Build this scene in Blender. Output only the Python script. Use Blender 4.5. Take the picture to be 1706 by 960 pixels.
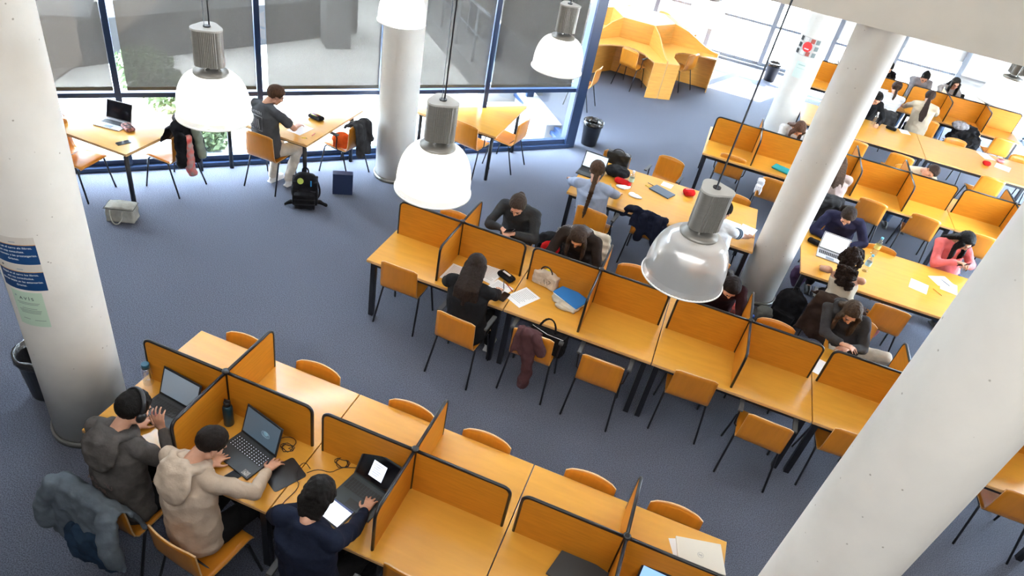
import bpy, bmesh, math, random
from math import sin, cos, pi, radians as R
from mathutils import Vector as V, Matrix, noise
for o in list(bpy.data.objects): bpy.data.objects.remove(o)
S=bpy.context.scene; C=S.collection
random.seed(7)
# ------------------------------------------------------------ camera, world, sun, lights, exposure
cam=bpy.data.objects.new('camera',bpy.data.cameras.new('camera')); C.objects.link(cam)
cam.matrix_world=Matrix.Translation((3.2909,-2.255,4.8628))@Matrix.Rotation(.2175,4,'Z')@Matrix.Rotation(.9364,4,'X')@Matrix.Rotation(.2125,4,'Z')
cam.data.sensor_width=36; cam.data.lens=36*1144.5/1706; cam.data.clip_end=300
S.camera=cam
S.view_settings.view_transform='Standard'; S.view_settings.look='None'; S.view_settings.gamma=1
S.view_settings.use_curve_mapping=False; S.view_settings.exposure=0.40
w=bpy.data.worlds.new('sky'); S.world=w; w.use_nodes=True
bg=w.node_tree.nodes['Background']; bg.inputs[0].default_value=(.68,.84,1,1); bg.inputs[1].default_value=46
def light(name,kind,loc,energy,color=(1,1,1),rot=(0,0,0),size=None,sy=None):
    l=bpy.data.lights.new(name,kind); l.energy=energy; l.color=color
    if kind=='AREA': l.shape='RECTANGLE'; l.size=size; l.size_y=sy or size
    elif kind=='POINT': l.shadow_soft_size=size or .05
    o=bpy.data.objects.new(name,l); C.objects.link(o); o.location=loc; o.rotation_euler=rot; return o
sun=light('sun','SUN',(0,30,20),80,(1,.95,.86)); sun.data.angle=R(.6)
sun.rotation_euler=V((-.42,-1,-.78)).to_track_quat('-Z','Y').to_euler()
light('ceiling_fill_light','AREA',(3.6,2.6,6.35),58,(1,.93,.84),size=7,sy=4.5)  # added fill over the desks, no actual fitting up there
light('gallery_panel_light','AREA',(3.6,-4.4,6.35),460,(1,.985,.96),size=10,sy=3.5)
light('ceiling_fill_light','AREA',(6.2,11.0,6.35),30,(1,.95,.88),size=7,sy=7)  # added fill over the far half, no actual fitting
# ------------------------------------------------------------ materials
MT={}
def mat(name,col,rough=.6,metal=0,spec=.5,var=0,scale=8,stretch=(1,1,1),bump=0,bscale=60,coat=0,emit=0,trans=0,alpha=1,col2=None,detail=4,rot=(0,0,0)):
    if name in MT: return MT[name]
    m=bpy.data.materials.new(name); m.use_nodes=True; nt=m.node_tree; b=nt.nodes['Principled BSDF']
    b.inputs['Base Color'].default_value=(*col,1); b.inputs['Roughness'].default_value=rough; b.inputs['Metallic'].default_value=metal
    b.inputs['Specular IOR Level'].default_value=spec; b.inputs['Coat Weight'].default_value=coat; b.inputs['Coat Roughness'].default_value=.12
    b.inputs['Transmission Weight'].default_value=trans; b.inputs['Alpha'].default_value=alpha
    if emit: b.inputs['Emission Color'].default_value=(*col,1); b.inputs['Emission Strength'].default_value=emit
    if var or bump:
        tc=nt.nodes.new('ShaderNodeTexCoord'); mp=nt.nodes.new('ShaderNodeMapping'); mp.inputs['Scale'].default_value=stretch; mp.inputs['Rotation'].default_value=rot
        nt.links.new(tc.outputs['Object'],mp.inputs[0])
    if var:
        n=nt.nodes.new('ShaderNodeTexNoise'); n.inputs['Scale'].default_value=scale; n.inputs['Detail'].default_value=detail
        nt.links.new(mp.outputs[0],n.inputs['Vector'])
        r=nt.nodes.new('ShaderNodeValToRGB'); c2=col2 or tuple(min(1,c*(1+var)) for c in col)
        r.color_ramp.elements[0].position=.35; r.color_ramp.elements[1].position=.65
        r.color_ramp.elements[0].color=(*[c*(1-var) for c in col],1); r.color_ramp.elements[1].color=(*c2,1)
        nt.links.new(n.outputs[0],r.inputs[0]); nt.links.new(r.outputs[0],b.inputs['Base Color'])
    if bump:
        n2=nt.nodes.new('ShaderNodeTexNoise'); n2.inputs['Scale'].default_value=bscale; n2.inputs['Detail'].default_value=3
        nt.links.new(mp.outputs[0],n2.inputs['Vector'])
        bp=nt.nodes.new('ShaderNodeBump'); bp.inputs['Strength'].default_value=bump; bp.inputs['Distance'].default_value=.01
        nt.links.new(n2.outputs[0],bp.inputs['Height']); nt.links.new(bp.outputs[0],b.inputs['Normal'])
    MT[name]=m; return m
WOOD=mat('maple_laminate',(.66,.32,.038),.30,spec=.5,var=.045,scale=2.6,stretch=(1,7,1),coat=.5,detail=6)
WEDGE=mat('maple_edge',(.66,.38,.15),.45,var=.06,scale=20)
PANEL=mat('maple_panel',(.56,.215,.014),.5,spec=.3,var=.07,scale=5,stretch=(1,1,10))
CHW=mat('beech_plywood',(.60,.22,.018),.3,spec=.4,var=.05,scale=4,stretch=(6,1,1),coat=.3)
CHE=mat('plywood_edge',(.72,.46,.22),.5,var=.1,scale=60)
CARR=mat('carrel_wood',(.74,.37,.075),.4,var=.07,scale=4,stretch=(1,1,8),coat=.1)
BLK=mat('black_steel',(.010,.011,.016),.38,spec=.5)
RUB=mat('black_rubber',(.012,.012,.014),.35,spec=.5)
PADM=mat('grey_arm_pad',(.07,.072,.075),.55)
ALU=mat('brushed_aluminium',(.25,.24,.22),.38,metal=.5,var=.05,scale=30,stretch=(1,1,12))
CHROME=mat('chrome',(.8,.8,.8),.12,metal=1)
FRAME=mat('blue_window_steel',(.013,.030,.080),.35,spec=.5)
GREYF=mat('grey_window_steel',(.16,.19,.23),.4)
PAPER=mat('white_paper',(.86,.86,.86),.7)
BKP=mat('black_plastic',(.013,.013,.015),.35)
BKF=mat('black_fabric',(.010,.010,.012),.9,spec=.2,var=.3,scale=12,bump=.5,bscale=150)
SKIN=mat('skin',(.60,.315,.205),.5,var=.05,scale=20)
LIP=mat('lip',(.45,.16,.13),.5)
LASH=mat('dark_lash',(.02,.012,.01),.4)
def glassmat(name,f,tint=(1,1,1),rough=.02):
    m=bpy.data.materials.new(name); m.use_nodes=True; nt=m.node_tree; nt.nodes.clear()
    o=nt.nodes.new('ShaderNodeOutputMaterial'); mx=nt.nodes.new('ShaderNodeMixShader'); t=nt.nodes.new('ShaderNodeBsdfTransparent'); g=nt.nodes.new('ShaderNodeBsdfGlossy')
    t.inputs[0].default_value=(*tint,1); g.inputs['Roughness'].default_value=rough; mx.inputs[0].default_value=f
    nt.links.new(t.outputs[0],mx.inputs[1]); nt.links.new(g.outputs[0],mx.inputs[2]); nt.links.new(mx.outputs[0],o.inputs[0]); return m
GLASS=glassmat('window_glass',.05)
CLEAR=glassmat('clear_plastic',.22,(.93,.96,1),.08)
def sheetmat(name,tr,col,tl,scale=None,tint=(1,1,1)):
    "woven screen / frosted plastic: part see-through, part scattering"
    m=bpy.data.materials.new(name); m.use_nodes=True; nt=m.node_tree; nt.nodes.clear()
    o=nt.nodes.new('ShaderNodeOutputMaterial'); mx=nt.nodes.new('ShaderNodeMixShader'); t=nt.nodes.new('ShaderNodeBsdfTransparent')
    m2=nt.nodes.new('ShaderNodeMixShader'); d=nt.nodes.new('ShaderNodeBsdfDiffuse'); l=nt.nodes.new('ShaderNodeBsdfTranslucent')
    t.inputs[0].default_value=(*tint,1); d.inputs[0].default_value=(*col,1); l.inputs[0].default_value=(*col,1); m2.inputs[0].default_value=tl
    nt.links.new(d.outputs[0],m2.inputs[1]); nt.links.new(l.outputs[0],m2.inputs[2])
    mx.inputs[0].default_value=1-tr; nt.links.new(t.outputs[0],mx.inputs[1]); nt.links.new(m2.outputs[0],mx.inputs[2]); nt.links.new(mx.outputs[0],o.inputs[0])
    if scale:
        tc=nt.nodes.new('ShaderNodeTexCoord'); ch=nt.nodes.new('ShaderNodeTexNoise'); ch.inputs['Scale'].default_value=scale
        mr=nt.nodes.new('ShaderNodeMapRange'); mr.inputs[3].default_value=1-tr-.06; mr.inputs[4].default_value=1-tr+.06
        nt.links.new(tc.outputs['Object'],ch.inputs['Vector']); nt.links.new(ch.outputs[0],mr.inputs[0]); nt.links.new(mr.outputs[0],mx.inputs[0])
    return m
SCREEN=sheetmat('grey_screen_fabric',.225,(.080,.073,.066),.35,None,(1,.955,.90))
WHBL=sheetmat('white_blind_fabric',.03,(.30,.30,.30),.35)
# ------------------------------------------------------------ mesh helpers
class MB:
    def __init__(s): s.b=bmesh.new(); s.m=[]
    def mi(s,m):
        if m not in s.m: s.m.append(m)
        return s.m.index(m)
    def box(s,x0,x1,y0,y1,z0,z1,m,M=None,bev=0):
        vs=[V((x,y,z)) for x in (x0,x1) for y in (y0,y1) for z in (z0,z1)]
        if M: vs=[M@v for v in vs]
        v=[s.b.verts.new(p) for p in vs]; i=s.mi(m); fs=[]
        for q in ((0,1,3,2),(4,6,7,5),(0,4,5,1),(2,3,7,6),(0,2,6,4),(1,5,7,3)):
            f=s.b.faces.new([v[k] for k in q]); f.material_index=i; fs.append(f)
        if bev:
            es=list({e for f in fs for e in f.edges})
            r=bmesh.ops.bevel(s.b,geom=es,offset=bev,segments=2,profile=.6,affect='EDGES')
            for f in r['faces']: f.material_index=i
        return s
    def ring(s,pts,m,close=True,prev=None,smooth=True):
        v=[s.b.verts.new(p) for p in pts]
        if prev:
            i=s.mi(m); n=len(v)
            for k in range(n if close else n-1):
                f=s.b.faces.new((prev[k],prev[(k+1)%n],v[(k+1)%n],v[k])); f.material_index=i; f.smooth=smooth
        return v
    def tube(s,pts,r,m,seg=8,cap=True,sq=None):
        pts=[V(p) for p in pts]; n=len(pts); rr=r if isinstance(r,(list,tuple)) else [r]*n
        prev=None; up=None; first=None
        for k in range(n):
            t=(pts[min(k+1,n-1)]-pts[max(k-1,0)]).normalized()
            if up is None:
                up=V((0,0,1)) if abs(t.z)<.9 else V((0,1,0))
            a=t.cross(up).normalized(); 
            if a.length<.5: a=t.cross(V((1,0,0))).normalized()
            bq=a.cross(t).normalized(); up=bq
            ps=[pts[k]+(a*cos(2*pi*j/seg)+bq*sin(2*pi*j/seg)*(sq or 1))*rr[k] for j in range(seg)]
            prev=s.ring(ps,m,True,prev); first=first or prev
        if cap:
            i=s.mi(m)
            for v in (first[::-1],prev):
                f=s.b.faces.new(v); f.material_index=i
        return s
    def lathe(s,prof,m,seg=24,c=(0,0,0),cap=True,closed=False,ribs=0,sx=1,sy=1):
        prev=None; first=None
        for r,z in prof:
            ps=[]
            for j in range(seg):
                a=2*pi*j/seg; q=r*(1+(ribs if j%2 else 0)); ps.append(V((c[0]+q*cos(a)*sx,c[1]+q*sin(a)*sy,c[2]+z)))
            prev=s.ring(ps,m,True,prev); first=first or prev
        if closed:
            i=s.mi(m)
            for k in range(seg):
                f=s.b.faces.new((prev[k],prev[(k+1)%seg],first[(k+1)%seg],first[k])); f.material_index=i; f.smooth=True
        elif cap:
            for v in (first[::-1],prev): f=s.b.faces.new(v); f.material_index=s.mi(m)
        return s
    def prism(s,poly,z0,z1,m,ms=None,smooth=False):
        a=[s.b.verts.new((x,y,z0)) for x,y in poly]; b=[s.b.verts.new((x,y,z1)) for x,y in poly]; n=len(poly)
        s.b.faces.new(a[::-1]).material_index=s.mi(m); s.b.faces.new(b).material_index=s.mi(m); i=s.mi(ms or m)
        for k in range(n):
            f=s.b.faces.new((a[k],a[(k+1)%n],b[(k+1)%n],b[k])); f.material_index=i; f.smooth=smooth
        return s
    def ext(s,poly,o,u,v,w,m,ms=None):
        "polygon in plane (u,v) at o, thickened by vector w (centred)"
        o,u,v,w=V(o),V(u),V(v),V(w)
        a=[s.b.verts.new(o+u*x+v*y-w/2) for x,y in poly]; b=[s.b.verts.new(o+u*x+v*y+w/2) for x,y in poly]; n=len(poly)
        s.b.faces.new(a[::-1]).material_index=s.mi(m); s.b.faces.new(b).material_index=s.mi(m); i=s.mi(ms or m)
        for k in range(n): s.b.faces.new((a[k],a[(k+1)%n],b[(k+1)%n],b[k])).material_index=i
        return s
    def ell(s,c,r,m=None,M=None,sub=2):
        res=bmesh.ops.create_icosphere(s.b,subdivisions=sub,radius=1)
        T=Matrix.Translation(c)@(M.to_4x4() if M else Matrix.Identity(4))@Matrix.Diagonal((r[0],r[1],r[2],1))
        bmesh.ops.transform(s.b,matrix=T,verts=res['verts']); i=s.mi(m)
        for v in res['verts']:
            for f in v.link_faces: f.material_index=i; f.smooth=True
        return s
    def cap(s,a,b,ra,rb=None,m=None,seg=10):
        "tapered capsule"
        rb=rb or ra; a,b=V(a),V(b); d=(b-a)
        if d.length<1e-5: return s.ell(a,(ra,)*3,m)
        t=d.normalized(); pts=[a-t*ra*.98,a-t*ra*.7,a-t*ra*.3,a,b,b+t*rb*.3,b+t*rb*.7,b+t*rb*.98]; rs=[ra*.2,ra*.71,ra*.95,ra,rb,rb*.95,rb*.71,rb*.2]
        return s.tube(pts,rs,m,seg)
    def mesh(s,name):
        me=bpy.data.meshes.new(name); bmesh.ops.recalc_face_normals(s.b,faces=s.b.faces); s.b.to_mesh(me); s.b.free()
        for m in s.m: me.materials.append(m)
        return me
    def obj(s,name,parent=None,loc=(0,0,0),rot=0):
        return link(name,s.mesh(name),parent,loc,rot)
def link(name,me,parent=None,loc=(0,0,0),rot=0):
    o=bpy.data.objects.new(name,me); C.objects.link(o); o.parent=parent; o.location=loc
    o.rotation_euler=rot if isinstance(rot,tuple) else (0,0,rot); return o
def tag(o,label,cat,group=None,kind=None):
    o['label']=label
    if cat: o['category']=cat
    if group: o['group']=group
    if kind: o['kind']=kind
    return o
def thing(name,label,cat,loc=(0,0,0),rot=0,group=None):
    return tag(link(name,None,None,loc,rot),label,cat,group)
def struct(o): o['kind']='structure'; return o
def dup(root,loc,rot,label=None,group=None,drop=()):
    def cp(o,par):
        c=o.copy(); C.objects.link(c); c.parent=par
        for ch in KIDS.get(o.name,[]):
            if ch.name.split('.')[0] not in drop: cp(ch,c)
        return c
    r=cp(root,None); r.location=loc; r.rotation_euler=(0,0,rot)
    if label: r['label']=label
    if group: r['group']=group
    return r
KIDS={}
def freeze(root):
    for o in [root]+list(root.children_recursive): KIDS[o.name]=list(o.children)
    return root
def remesh(mb,vox,name,mats,smooth=2,wr=0,wscale=8,seed=0,fn=None,origin=(0,0,0)):
    "fuse the overlapping shapes of mb into one continuous surface"
    me=mb.mesh('tmp'); o=bpy.data.objects.new('tmp',me); C.objects.link(o)
    md=o.modifiers.new('r','REMESH'); md.mode='VOXEL'; md.voxel_size=vox; md.use_smooth_shade=True
    if smooth: sm=o.modifiers.new('s','SMOOTH'); sm.factor=.5; sm.iterations=smooth
    dg=bpy.context.evaluated_depsgraph_get(); dg.update(); ev=o.evaluated_get(dg); out=bpy.data.meshes.new_from_object(ev)
    bpy.data.objects.remove(o); bpy.data.meshes.remove(me); out.name=name; out.materials.clear()
    for m in mats: out.materials.append(m)
    for p in out.polygons: p.material_index=0
    if wr:
        off=V((seed*3.7,seed*1.3,seed*.7)); nn=[v.normal.copy() for v in out.vertices]
        for v,n in zip(out.vertices,nn):
            q=v.co*wscale+off; k=.8-2*abs(noise.noise(q))+.5*noise.noise(q*2.1); v.co+=n*k*wr
    if fn: fn(out)
    og=V(origin)
    if og.length: 
        for v in out.vertices: v.co-=og
    return out
def bez(p0,p1,p2,p3,n=10):
    p0,p1,p2,p3=map(V,(p0,p1,p2,p3)); return [p0*(1-t)**3+p1*3*t*(1-t)**2+p2*3*t*t*(1-t)+p3*t**3 for t in [k/n for k in range(n+1)]]
def rrect(x0,x1,y0,y1,r,n=4,corners=(1,1,1,1)):
    out=[]
    for k,(cx,cy,a) in enumerate(((x0+r,y0+r,pi),(x1-r,y0+r,1.5*pi),(x1-r,y1-r,0),(x0+r,y1-r,.5*pi))):
        if corners[k]: out+=[(cx+r*cos(a+j*pi/2/n),cy+r*sin(a+j*pi/2/n)) for j in range(n+1)]
        else: out.append(((x0,y0),(x1,y0),(x1,y1),(x0,y1))[k])
    return out
TEXTC={}
def textmesh(s,size,name='lettering'):
    cu=bpy.data.curves.new('t','FONT'); cu.body=s; cu.size=size; cu.align_x='CENTER'; cu.extrude=.0004; cu.space_line=1.15
    o=bpy.data.objects.new('t',cu); C.objects.link(o); dg=bpy.context.evaluated_depsgraph_get(); dg.update()
    me=bpy.data.meshes.new_from_object(o.evaluated_get(dg)); bpy.data.objects.remove(o); me.name=name; me.materials.clear(); return me
# ------------------------------------------------------------ the room
CARPET=mat('blue_carpet',(.116,.127,.166),.95,spec=.15,var=.45,scale=120,bump=.6,bscale=160,detail=6)
WALLW=mat('white_plaster',(.80,.78,.73),.8,var=.03,scale=4)
CONC=mat('painted_concrete',(.75,.725,.67),.75,var=.04,scale=3,bump=.15,bscale=25)
def concrete_spots(m):
    nt=m.node_tree; b=nt.nodes['Principled BSDF']; src=b.inputs['Base Color'].links[0].from_socket
    tc=nt.nodes.new('ShaderNodeTexCoord'); v=nt.nodes.new('ShaderNodeTexVoronoi'); v.inputs['Scale'].default_value=11; v.inputs['Randomness'].default_value=1
    n=nt.nodes.new('ShaderNodeTexNoise'); n.inputs['Scale'].default_value=45
    ad=nt.nodes.new('ShaderNodeMath'); ad.operation='MULTIPLY_ADD'; ad.inputs[1].default_value=.10; 
    r=nt.nodes.new('ShaderNodeValToRGB'); r.color_ramp.elements[0].position=.075; r.color_ramp.elements[1].position=.12
    r.color_ramp.elements[0].color=(.30,.27,.22,1); r.color_ramp.elements[1].color=(1,1,1,1)
    mx=nt.nodes.new('ShaderNodeMixRGB'); mx.blend_type='MULTIPLY'; mx.inputs[0].default_value=.8
    nt.links.new(tc.outputs['Object'],v.inputs['Vector']); nt.links.new(tc.outputs['Object'],n.inputs['Vector'])
    nt.links.new(n.outputs[0],ad.inputs[0]); nt.links.new(v.outputs['Distance'],ad.inputs[2])
    nt.links.new(ad.outputs[0],r.inputs[0]); nt.links.new(src,mx.inputs[1]); nt.links.new(r.outputs[0],mx.inputs[2]); nt.links.new(mx.outputs[0],b.inputs['Base Color'])
concrete_spots(CONC)
K=7.22                                   # the window front runs along y = x + K
CX,CY=1.30,1.30+K                        # its corner
FP=[(-9,-9+K),(CX,CY),(CX-7.4,16.52),(10.6,16.52),(10.6,-7),(-9,-7)]
struct(MB().prism([(x,y) for x,y in FP][::-1],-.12,0,CARPET).obj('floor'))
struct(MB().prism([(x,y) for x,y in FP][::-1],6.6,6.8,WALLW).obj('ceiling'))
struct(MB().box(-9.2,10.8,-7.2,-7,0,6.6,WALLW).obj('wall_back'))
struct(MB().box(-9.2,-9,-7,-9+K,0,6.6,WALLW).obj('wall_left'))
struct(MB().box(10.6,10.8,-7,6.5,0,6.6,WALLW).obj('wall_right'))
struct(MB().box(-8,10.6,-7,-2.05,3.2,3.45,CARPET).obj('trim_3'))
gb=MB().box(1.75,10.6,5.58,6.13,3.48,4.95,mat('gallery_plaster',(.80,.775,.70),.8,var=.03,scale=2)); struct(gb.obj('trim_1'))
def win(idx,p0,p1,posts,rail,top,fm,glaz=GLASS,depth=.07,bottom=.13,pw=.033):
    "glazed front from p0 to p1; posts are distances along it"
    p0,p1=V(p0).to_3d(),V(p1).to_3d(); L=(p1-p0).length; a=math.atan2(p1.y-p0.y,p1.x-p0.x)
    root=struct(link('window_%d'%idx,None,None,p0,a))
    f=MB()
    for s in posts: f.box(s-pw,s+pw,-depth,depth,0,top,fm)
    f.obj('mullion',root)
    f=MB(); f.box(0,L,-depth*1.5,depth*1.5,0,bottom*.45,fm); f.box(0,L,-depth*.6,depth*.6,bottom*.45,bottom,fm); f.obj('sill',root)
    f=MB()
    for z in rail: f.box(0,L,-depth*.6,depth*.6,z-.03,z+.03,fm)
    f.obj('rail',root)
    MB().box(0,L,-.008,.008,bottom,top,glaz).obj('glass',root)
    return root
LW=math.hypot(CX+9,CX+9); PW=1.148*math.sqrt(2)
sp=[LW-.05-k*PW for k in range(9)]
win(1,(-9,-9+K,0),(CX,CY,0),sp,[.99,3.6,5.2],6.6,FRAME)
# corner post, broad blue steel
struct(MB().box(-.09,.09,-.09,.09,0,6.6,FRAME).obj('trim_2',None,(CX+.01,CY+.01,0),pi/4))
win(2,(CX,CY,0),(CX-7.4,16.52,0),[1.62*k for k in range(1,7)],[.99,3.6],6.6,FRAME)
win(3,(CX-7.4,16.52,0),(10.6,16.52,0),[7.4-CX+x for x in (-4.5,-3.05,-1.6,-.15,1.3,2.75,4.2,5.65,7.1,8.52,9.97)],[1.02,2.6],6.6,GREYF,pw=.055,depth=.12)
win(4,(10.6,16.52,0),(10.6,6.5,0),[1.45*k for k in range(7)],[1.02,2.6],6.6,GREYF)
# roller blinds hang just inside each bay of the long front
HEM=mat('bronze_hem',(.075,.068,.055),.5)
names=['second bay from the steel corner','bay behind the white column','bay right of the boy in grey','bay behind the leftmost lamp','bay by the left concrete column']
wd=V((1,1,0)).normalized(); wn=V((1,-1,0)).normalized()
labs=['grey screen roller blind beside the blue steel corner post','grey screen roller blind right of the white middle column','grey screen roller blind behind the seated boy and the white column','grey screen roller blind behind the leftmost pendant lamp','grey screen roller blind by the speckled left column']
for k in range(8):
    s0=sp[k]-PW+.033+(.075 if k else .04); s1=sp[k]-.04-(.10 if k==0 else 0); c=V((-9,-9+K,0))+wd*((s0+s1)/2)+wn*.035
    if k<5: lb=labs[k]
    else: lb=['third','second','first'][k-5]+' grey roller blind left of the speckled column'
    r=thing('roller_blind',lb,'blind',(c.x,c.y,1.06),pi/4,'roller blinds on the long window front')
    hw=(s1-s0)/2
    m=MB(); m.box(-hw,hw,-.0015,.0015,.03,5.3,SCREEN); m.obj('screen_fabric',r)
    MB().box(-hw,hw,-.011,.011,-.01,.035,HEM,bev=.004).obj('hem_bar',r)
for k,(x0,x1,zb) in enumerate([(-6.0,-.15,1.3),(-.15,1.3,1.3),(1.3,2.75,1.3),(2.75,4.2,1.9),(4.2,5.65,2.1),(5.65,7.1,1.1),(7.1,8.52,1.3),(8.52,10.5,.5)]):
    r=thing('roller_blind',['white roller blind at the left end of the far window wall','white roller blind second along the far window wall','white roller blind above the hexagonal carrels','white roller blind left of the far mullion pair','white roller blind behind the far column','white roller blind behind the tall column','white roller blind with a grey pane beside it behind far students','low white roller blind behind the student wearing glasses'][k],'blind',((x0+x1)/2,16.44,zb),0,'white blinds on the far wall')
    hw=(x1-x0)/2; MB().box(-hw,hw,-.0015,.0015,.03,6.59-zb,WHBL).obj('screen_fabric',r); MB().box(-hw,hw,-.01,.01,0,.035,PADM if 0 else WALLW).obj('hem_bar',r)
for k in range(6):
    y0=16.35-1.45*k; r=thing('roller_blind',['first','second','third','fourth','fifth','sixth'][k]+' white roller blind from the far corner on the right glass wall','blind',(10.5,y0-.7,.9),pi/2,'white blinds on the right wall')
    MB().box(-.725,.725,-.0015,.0015,.03,5.69,WHBL).obj('screen_fabric',r); MB().box(-.66,.66,-.01,.01,0,.035,WALLW).obj('hem_bar',r)
MB().box(0,5.9,-.06,.06,0,6.6,WALLW).obj('wall_light_block',None,(-9+.12,-9+K-.12,0),pi/4)['kind']='structure'  # unseen panel added over the glazing to cut light from the left
for k in range(6):  # unseen blinds added to hold back light from the return window
    r=thing('roller_blind',['first','second','third','fourth','fifth','sixth'][k]+' added unseen grey blind cutting light at the return window','blind',(CX-.707*1.62*(k+.5)-.04,CY+.707*1.62*(k+.5)-.04,1.06),R(135))
    MB().box(-.77,.77,-.0015,.0015,.03,5.4,SCREEN).obj('screen_fabric',r); MB().box(-.77,.77,-.011,.011,-.01,.035,HEM).obj('hem_bar',r)
# round columns
def column(x,y,r,label,ring=True):
    t=thing('round_column',label,'column',(x,y,0))
    MB().lathe([(r,0),(r,1),(r,2),(r,3.2),(r,4.6),(r,6.59)],CONC,96).obj('shaft',t)
    if ring: MB().lathe([(r+.002,0),(r+.022,0),(r+.022,.05),(r+.002,.052)],ALU,64,cap=False,closed=True).obj('base_ring',t)
    return t
column(-.58,.52,.277,'speckled cream concrete column at left carrying blue and green notices')
column(-.55,5.80,.26,'cream round column standing against the window front')
column(4.69,5.845,.244,'tall cream column at centre right rising into the gallery edge')
column(4.735,.445,.256,'huge speckled pale column crossing the lower right corner')
column(4.69,11.3,.262,'white sunlit column at the back with a red round poster')
# ------------------------------------------------------------ outside the windows
PAV=mat('pale_paving',(.62,.60,.57),.9,var=.12,scale=1.2,bump=.1)
tag(MB().box(-40,30,1-40,50,-.35,-.13,PAV).obj('paving_ground'),'pale sunlit paving outside the windows','paving',None,'structure')
DGR=mat('dark_ground_grey',(.055,.055,.055),.95,var=.15,scale=2)  # one dark grey for two ground patches
tag(MB().prism([(-.6,10.2),(3,12),(3,40),(-14,40),(-3.4,15.2)],0,.03,DGR).obj('dark_ground_right',None,(0,0,-.13)),'dark grey ground seen through the blinds right of the middle column','yard',None,'structure')  # flat dark polygon on the paving, right side
tag(MB().prism([(-6.0,5.0),(-6.5,6.2),(-8.5,6.8),(-12,5),(-9,2.2)],0,.03,DGR).obj('dark_ground_left',None,(0,0,-.13)),'dark grey ground seen through the leftmost blind','lane',None,'structure')  # flat dark polygon on the paving, left side
CW=mat('outdoor_concrete',(.20,.20,.205),.9,var=.12,scale=1)
def rot2(x,y,a): return (x*cos(a)-y*sin(a),x*sin(a)+y*cos(a))
def obox(name,label,cat,x,y,a,lx,ly,h,m,z0=-.13): return tag(MB().box(-lx/2,lx/2,-ly/2,ly/2,0,h,m,bev=.02).obj(name,None,(x,y,z0),a),label,cat)
obox('concrete_pier','broad pale concrete pier outside the leftmost blind','pier',-6.9,6.35,R(40),.95,.75,7,mat('pale_pier_concrete',(.50,.51,.54),.9,var=.08,scale=1))
obox('low_block','low dark block running diagonally outside the windows','wall',-5.85,8.2,R(66),6.6,.8,.75,mat('dark_block_grey',(.035,.035,.037),.9,var=.15,scale=2))  # dark diagonal band, built as a low box
obox('concrete_kerb','narrow concrete kerb outside the window by the steel corner','kerb',-.2,10.3,R(-52),3.8,.3,.3,CW)
obox('concrete_pier','slim concrete pier outside behind the bay with the boy','pier',-4.1,10.1,R(45),.5,.5,6,CW)
BLD=mat('pale_facade',(.30,.31,.33),.8,var=.05,scale=.6); DGL=mat('dark_glass',(.10,.13,.16),.1,spec=.8)
t=thing('office_building','pale building with window bands seen through the grey blinds','building',(-9.5,21,-.13),R(40))
MB().box(-9,9,0,5,0,11,BLD).obj('wall',t)
for i in range(3):
    for j in range(7): MB().box(-8+j*2.3,-6.3+j*2.3,-.06,.02,1+i*3.2,3+i*3.2,DGL).obj('window_band',t)
t=thing('railing_ramp','ramp with steel railings outside right of the middle column','ramp',(-1.9,11.9,-.13),R(-48))
MB().prism([(-2.6,-.6),(2.6,-.6),(2.6,.6),(-2.6,.6)],0,.35,CW).obj('slab',t)
m=MB()
for k in range(6): m.tube([(-2.5+k,-.5,.3),(-2.5+k,-.5,1.4)],.03,GREYF,6)
m.tube([(-2.5,-.5,1.4),(2.5,-.5,1.4)],.03,GREYF,6); m.tube([(-2.5,-.5,.9),(2.5,-.5,.9)],.02,GREYF,6); m.obj('railing',t)
LEAF=mat('green_leaf',(.12,.17,.07),.7,var=.4,scale=6); BARK=mat('bark',(.16,.11,.07),.9)
def shrub(name,label,cat,x,y,rx,ry,h,trunk=0,seed=0):
    t=thing(name,label,cat,(x,y,-.13)); rg=random.Random(seed); b=bmesh.new(); n=int(900*max(1,rx*ry*h))
    n=min(n,4200)
    for i in range(n):
        u=V((rg.gauss(0,1),rg.gauss(0,1),rg.gauss(0,1))).normalized()*(rg.random()**.35)
        c=V((u.x*rx,u.y*ry,trunk+h/2+u.z*h/2)); q=V((rg.gauss(0,1),rg.gauss(0,1),rg.gauss(0,1))).normalized(); e=q.orthogonal().normalized(); f=q.cross(e); s=rg.uniform(.035,.075)
        b.faces.new([b.verts.new(c+e*s),b.verts.new(c+f*s*.6),b.verts.new(c-e*s),b.verts.new(c-f*s*.6)])
    me=bpy.data.meshes.new('foliage'); b.to_mesh(me); b.free(); me.materials.append(LEAF); o=link('foliage',me,t); 
    m=MB(); m.tube([(0,0,0),(.03,0,trunk*.6+.1),(0,.02,trunk+h*.4)],[.09,.07,.03] if trunk else [.04,.03,.02],BARK,7)
    for k in range(5): a=k*1.3; m.tube([(0,0,trunk+.05),(cos(a)*rx*.5,sin(a)*ry*.5,trunk+h*.55)],[.04,.01],BARK,5)
    m.obj('trunk',t)
shrub('hedge','clipped green hedge low behind the glass left of the first lamp','hedge',-4.9,5.95,.55,.4,.75,0,1)
shrub('hedge','light green bush low behind the glass below the first lamp','hedge',-3.15,5.05,.38,.28,.5,0,2)
shrub('hedge','green hedge low behind the glass between the laptop and the first lamp','hedge',-3.95,5.6,.5,.42,.55,0,9)
shrub('tree','tall clipped tree seen through the blind above the leftmost lamp','tree',-6.9,8.5,.65,.65,3.4,.1,3)
shrub('tree','rounded tree seen through the blind left of the middle column','tree',-5.6,13.4,1.2,1.2,2.4,.8,4)
shrub('bush','green bush seen through the blind right of the middle column','bush',-2.6,14.6,.9,.9,2.2,.3,5)
shrub('bush','pale green bush outside the pane beside the steel corner','bush',.2,11.6,.5,.5,.9,0,6)
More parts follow.
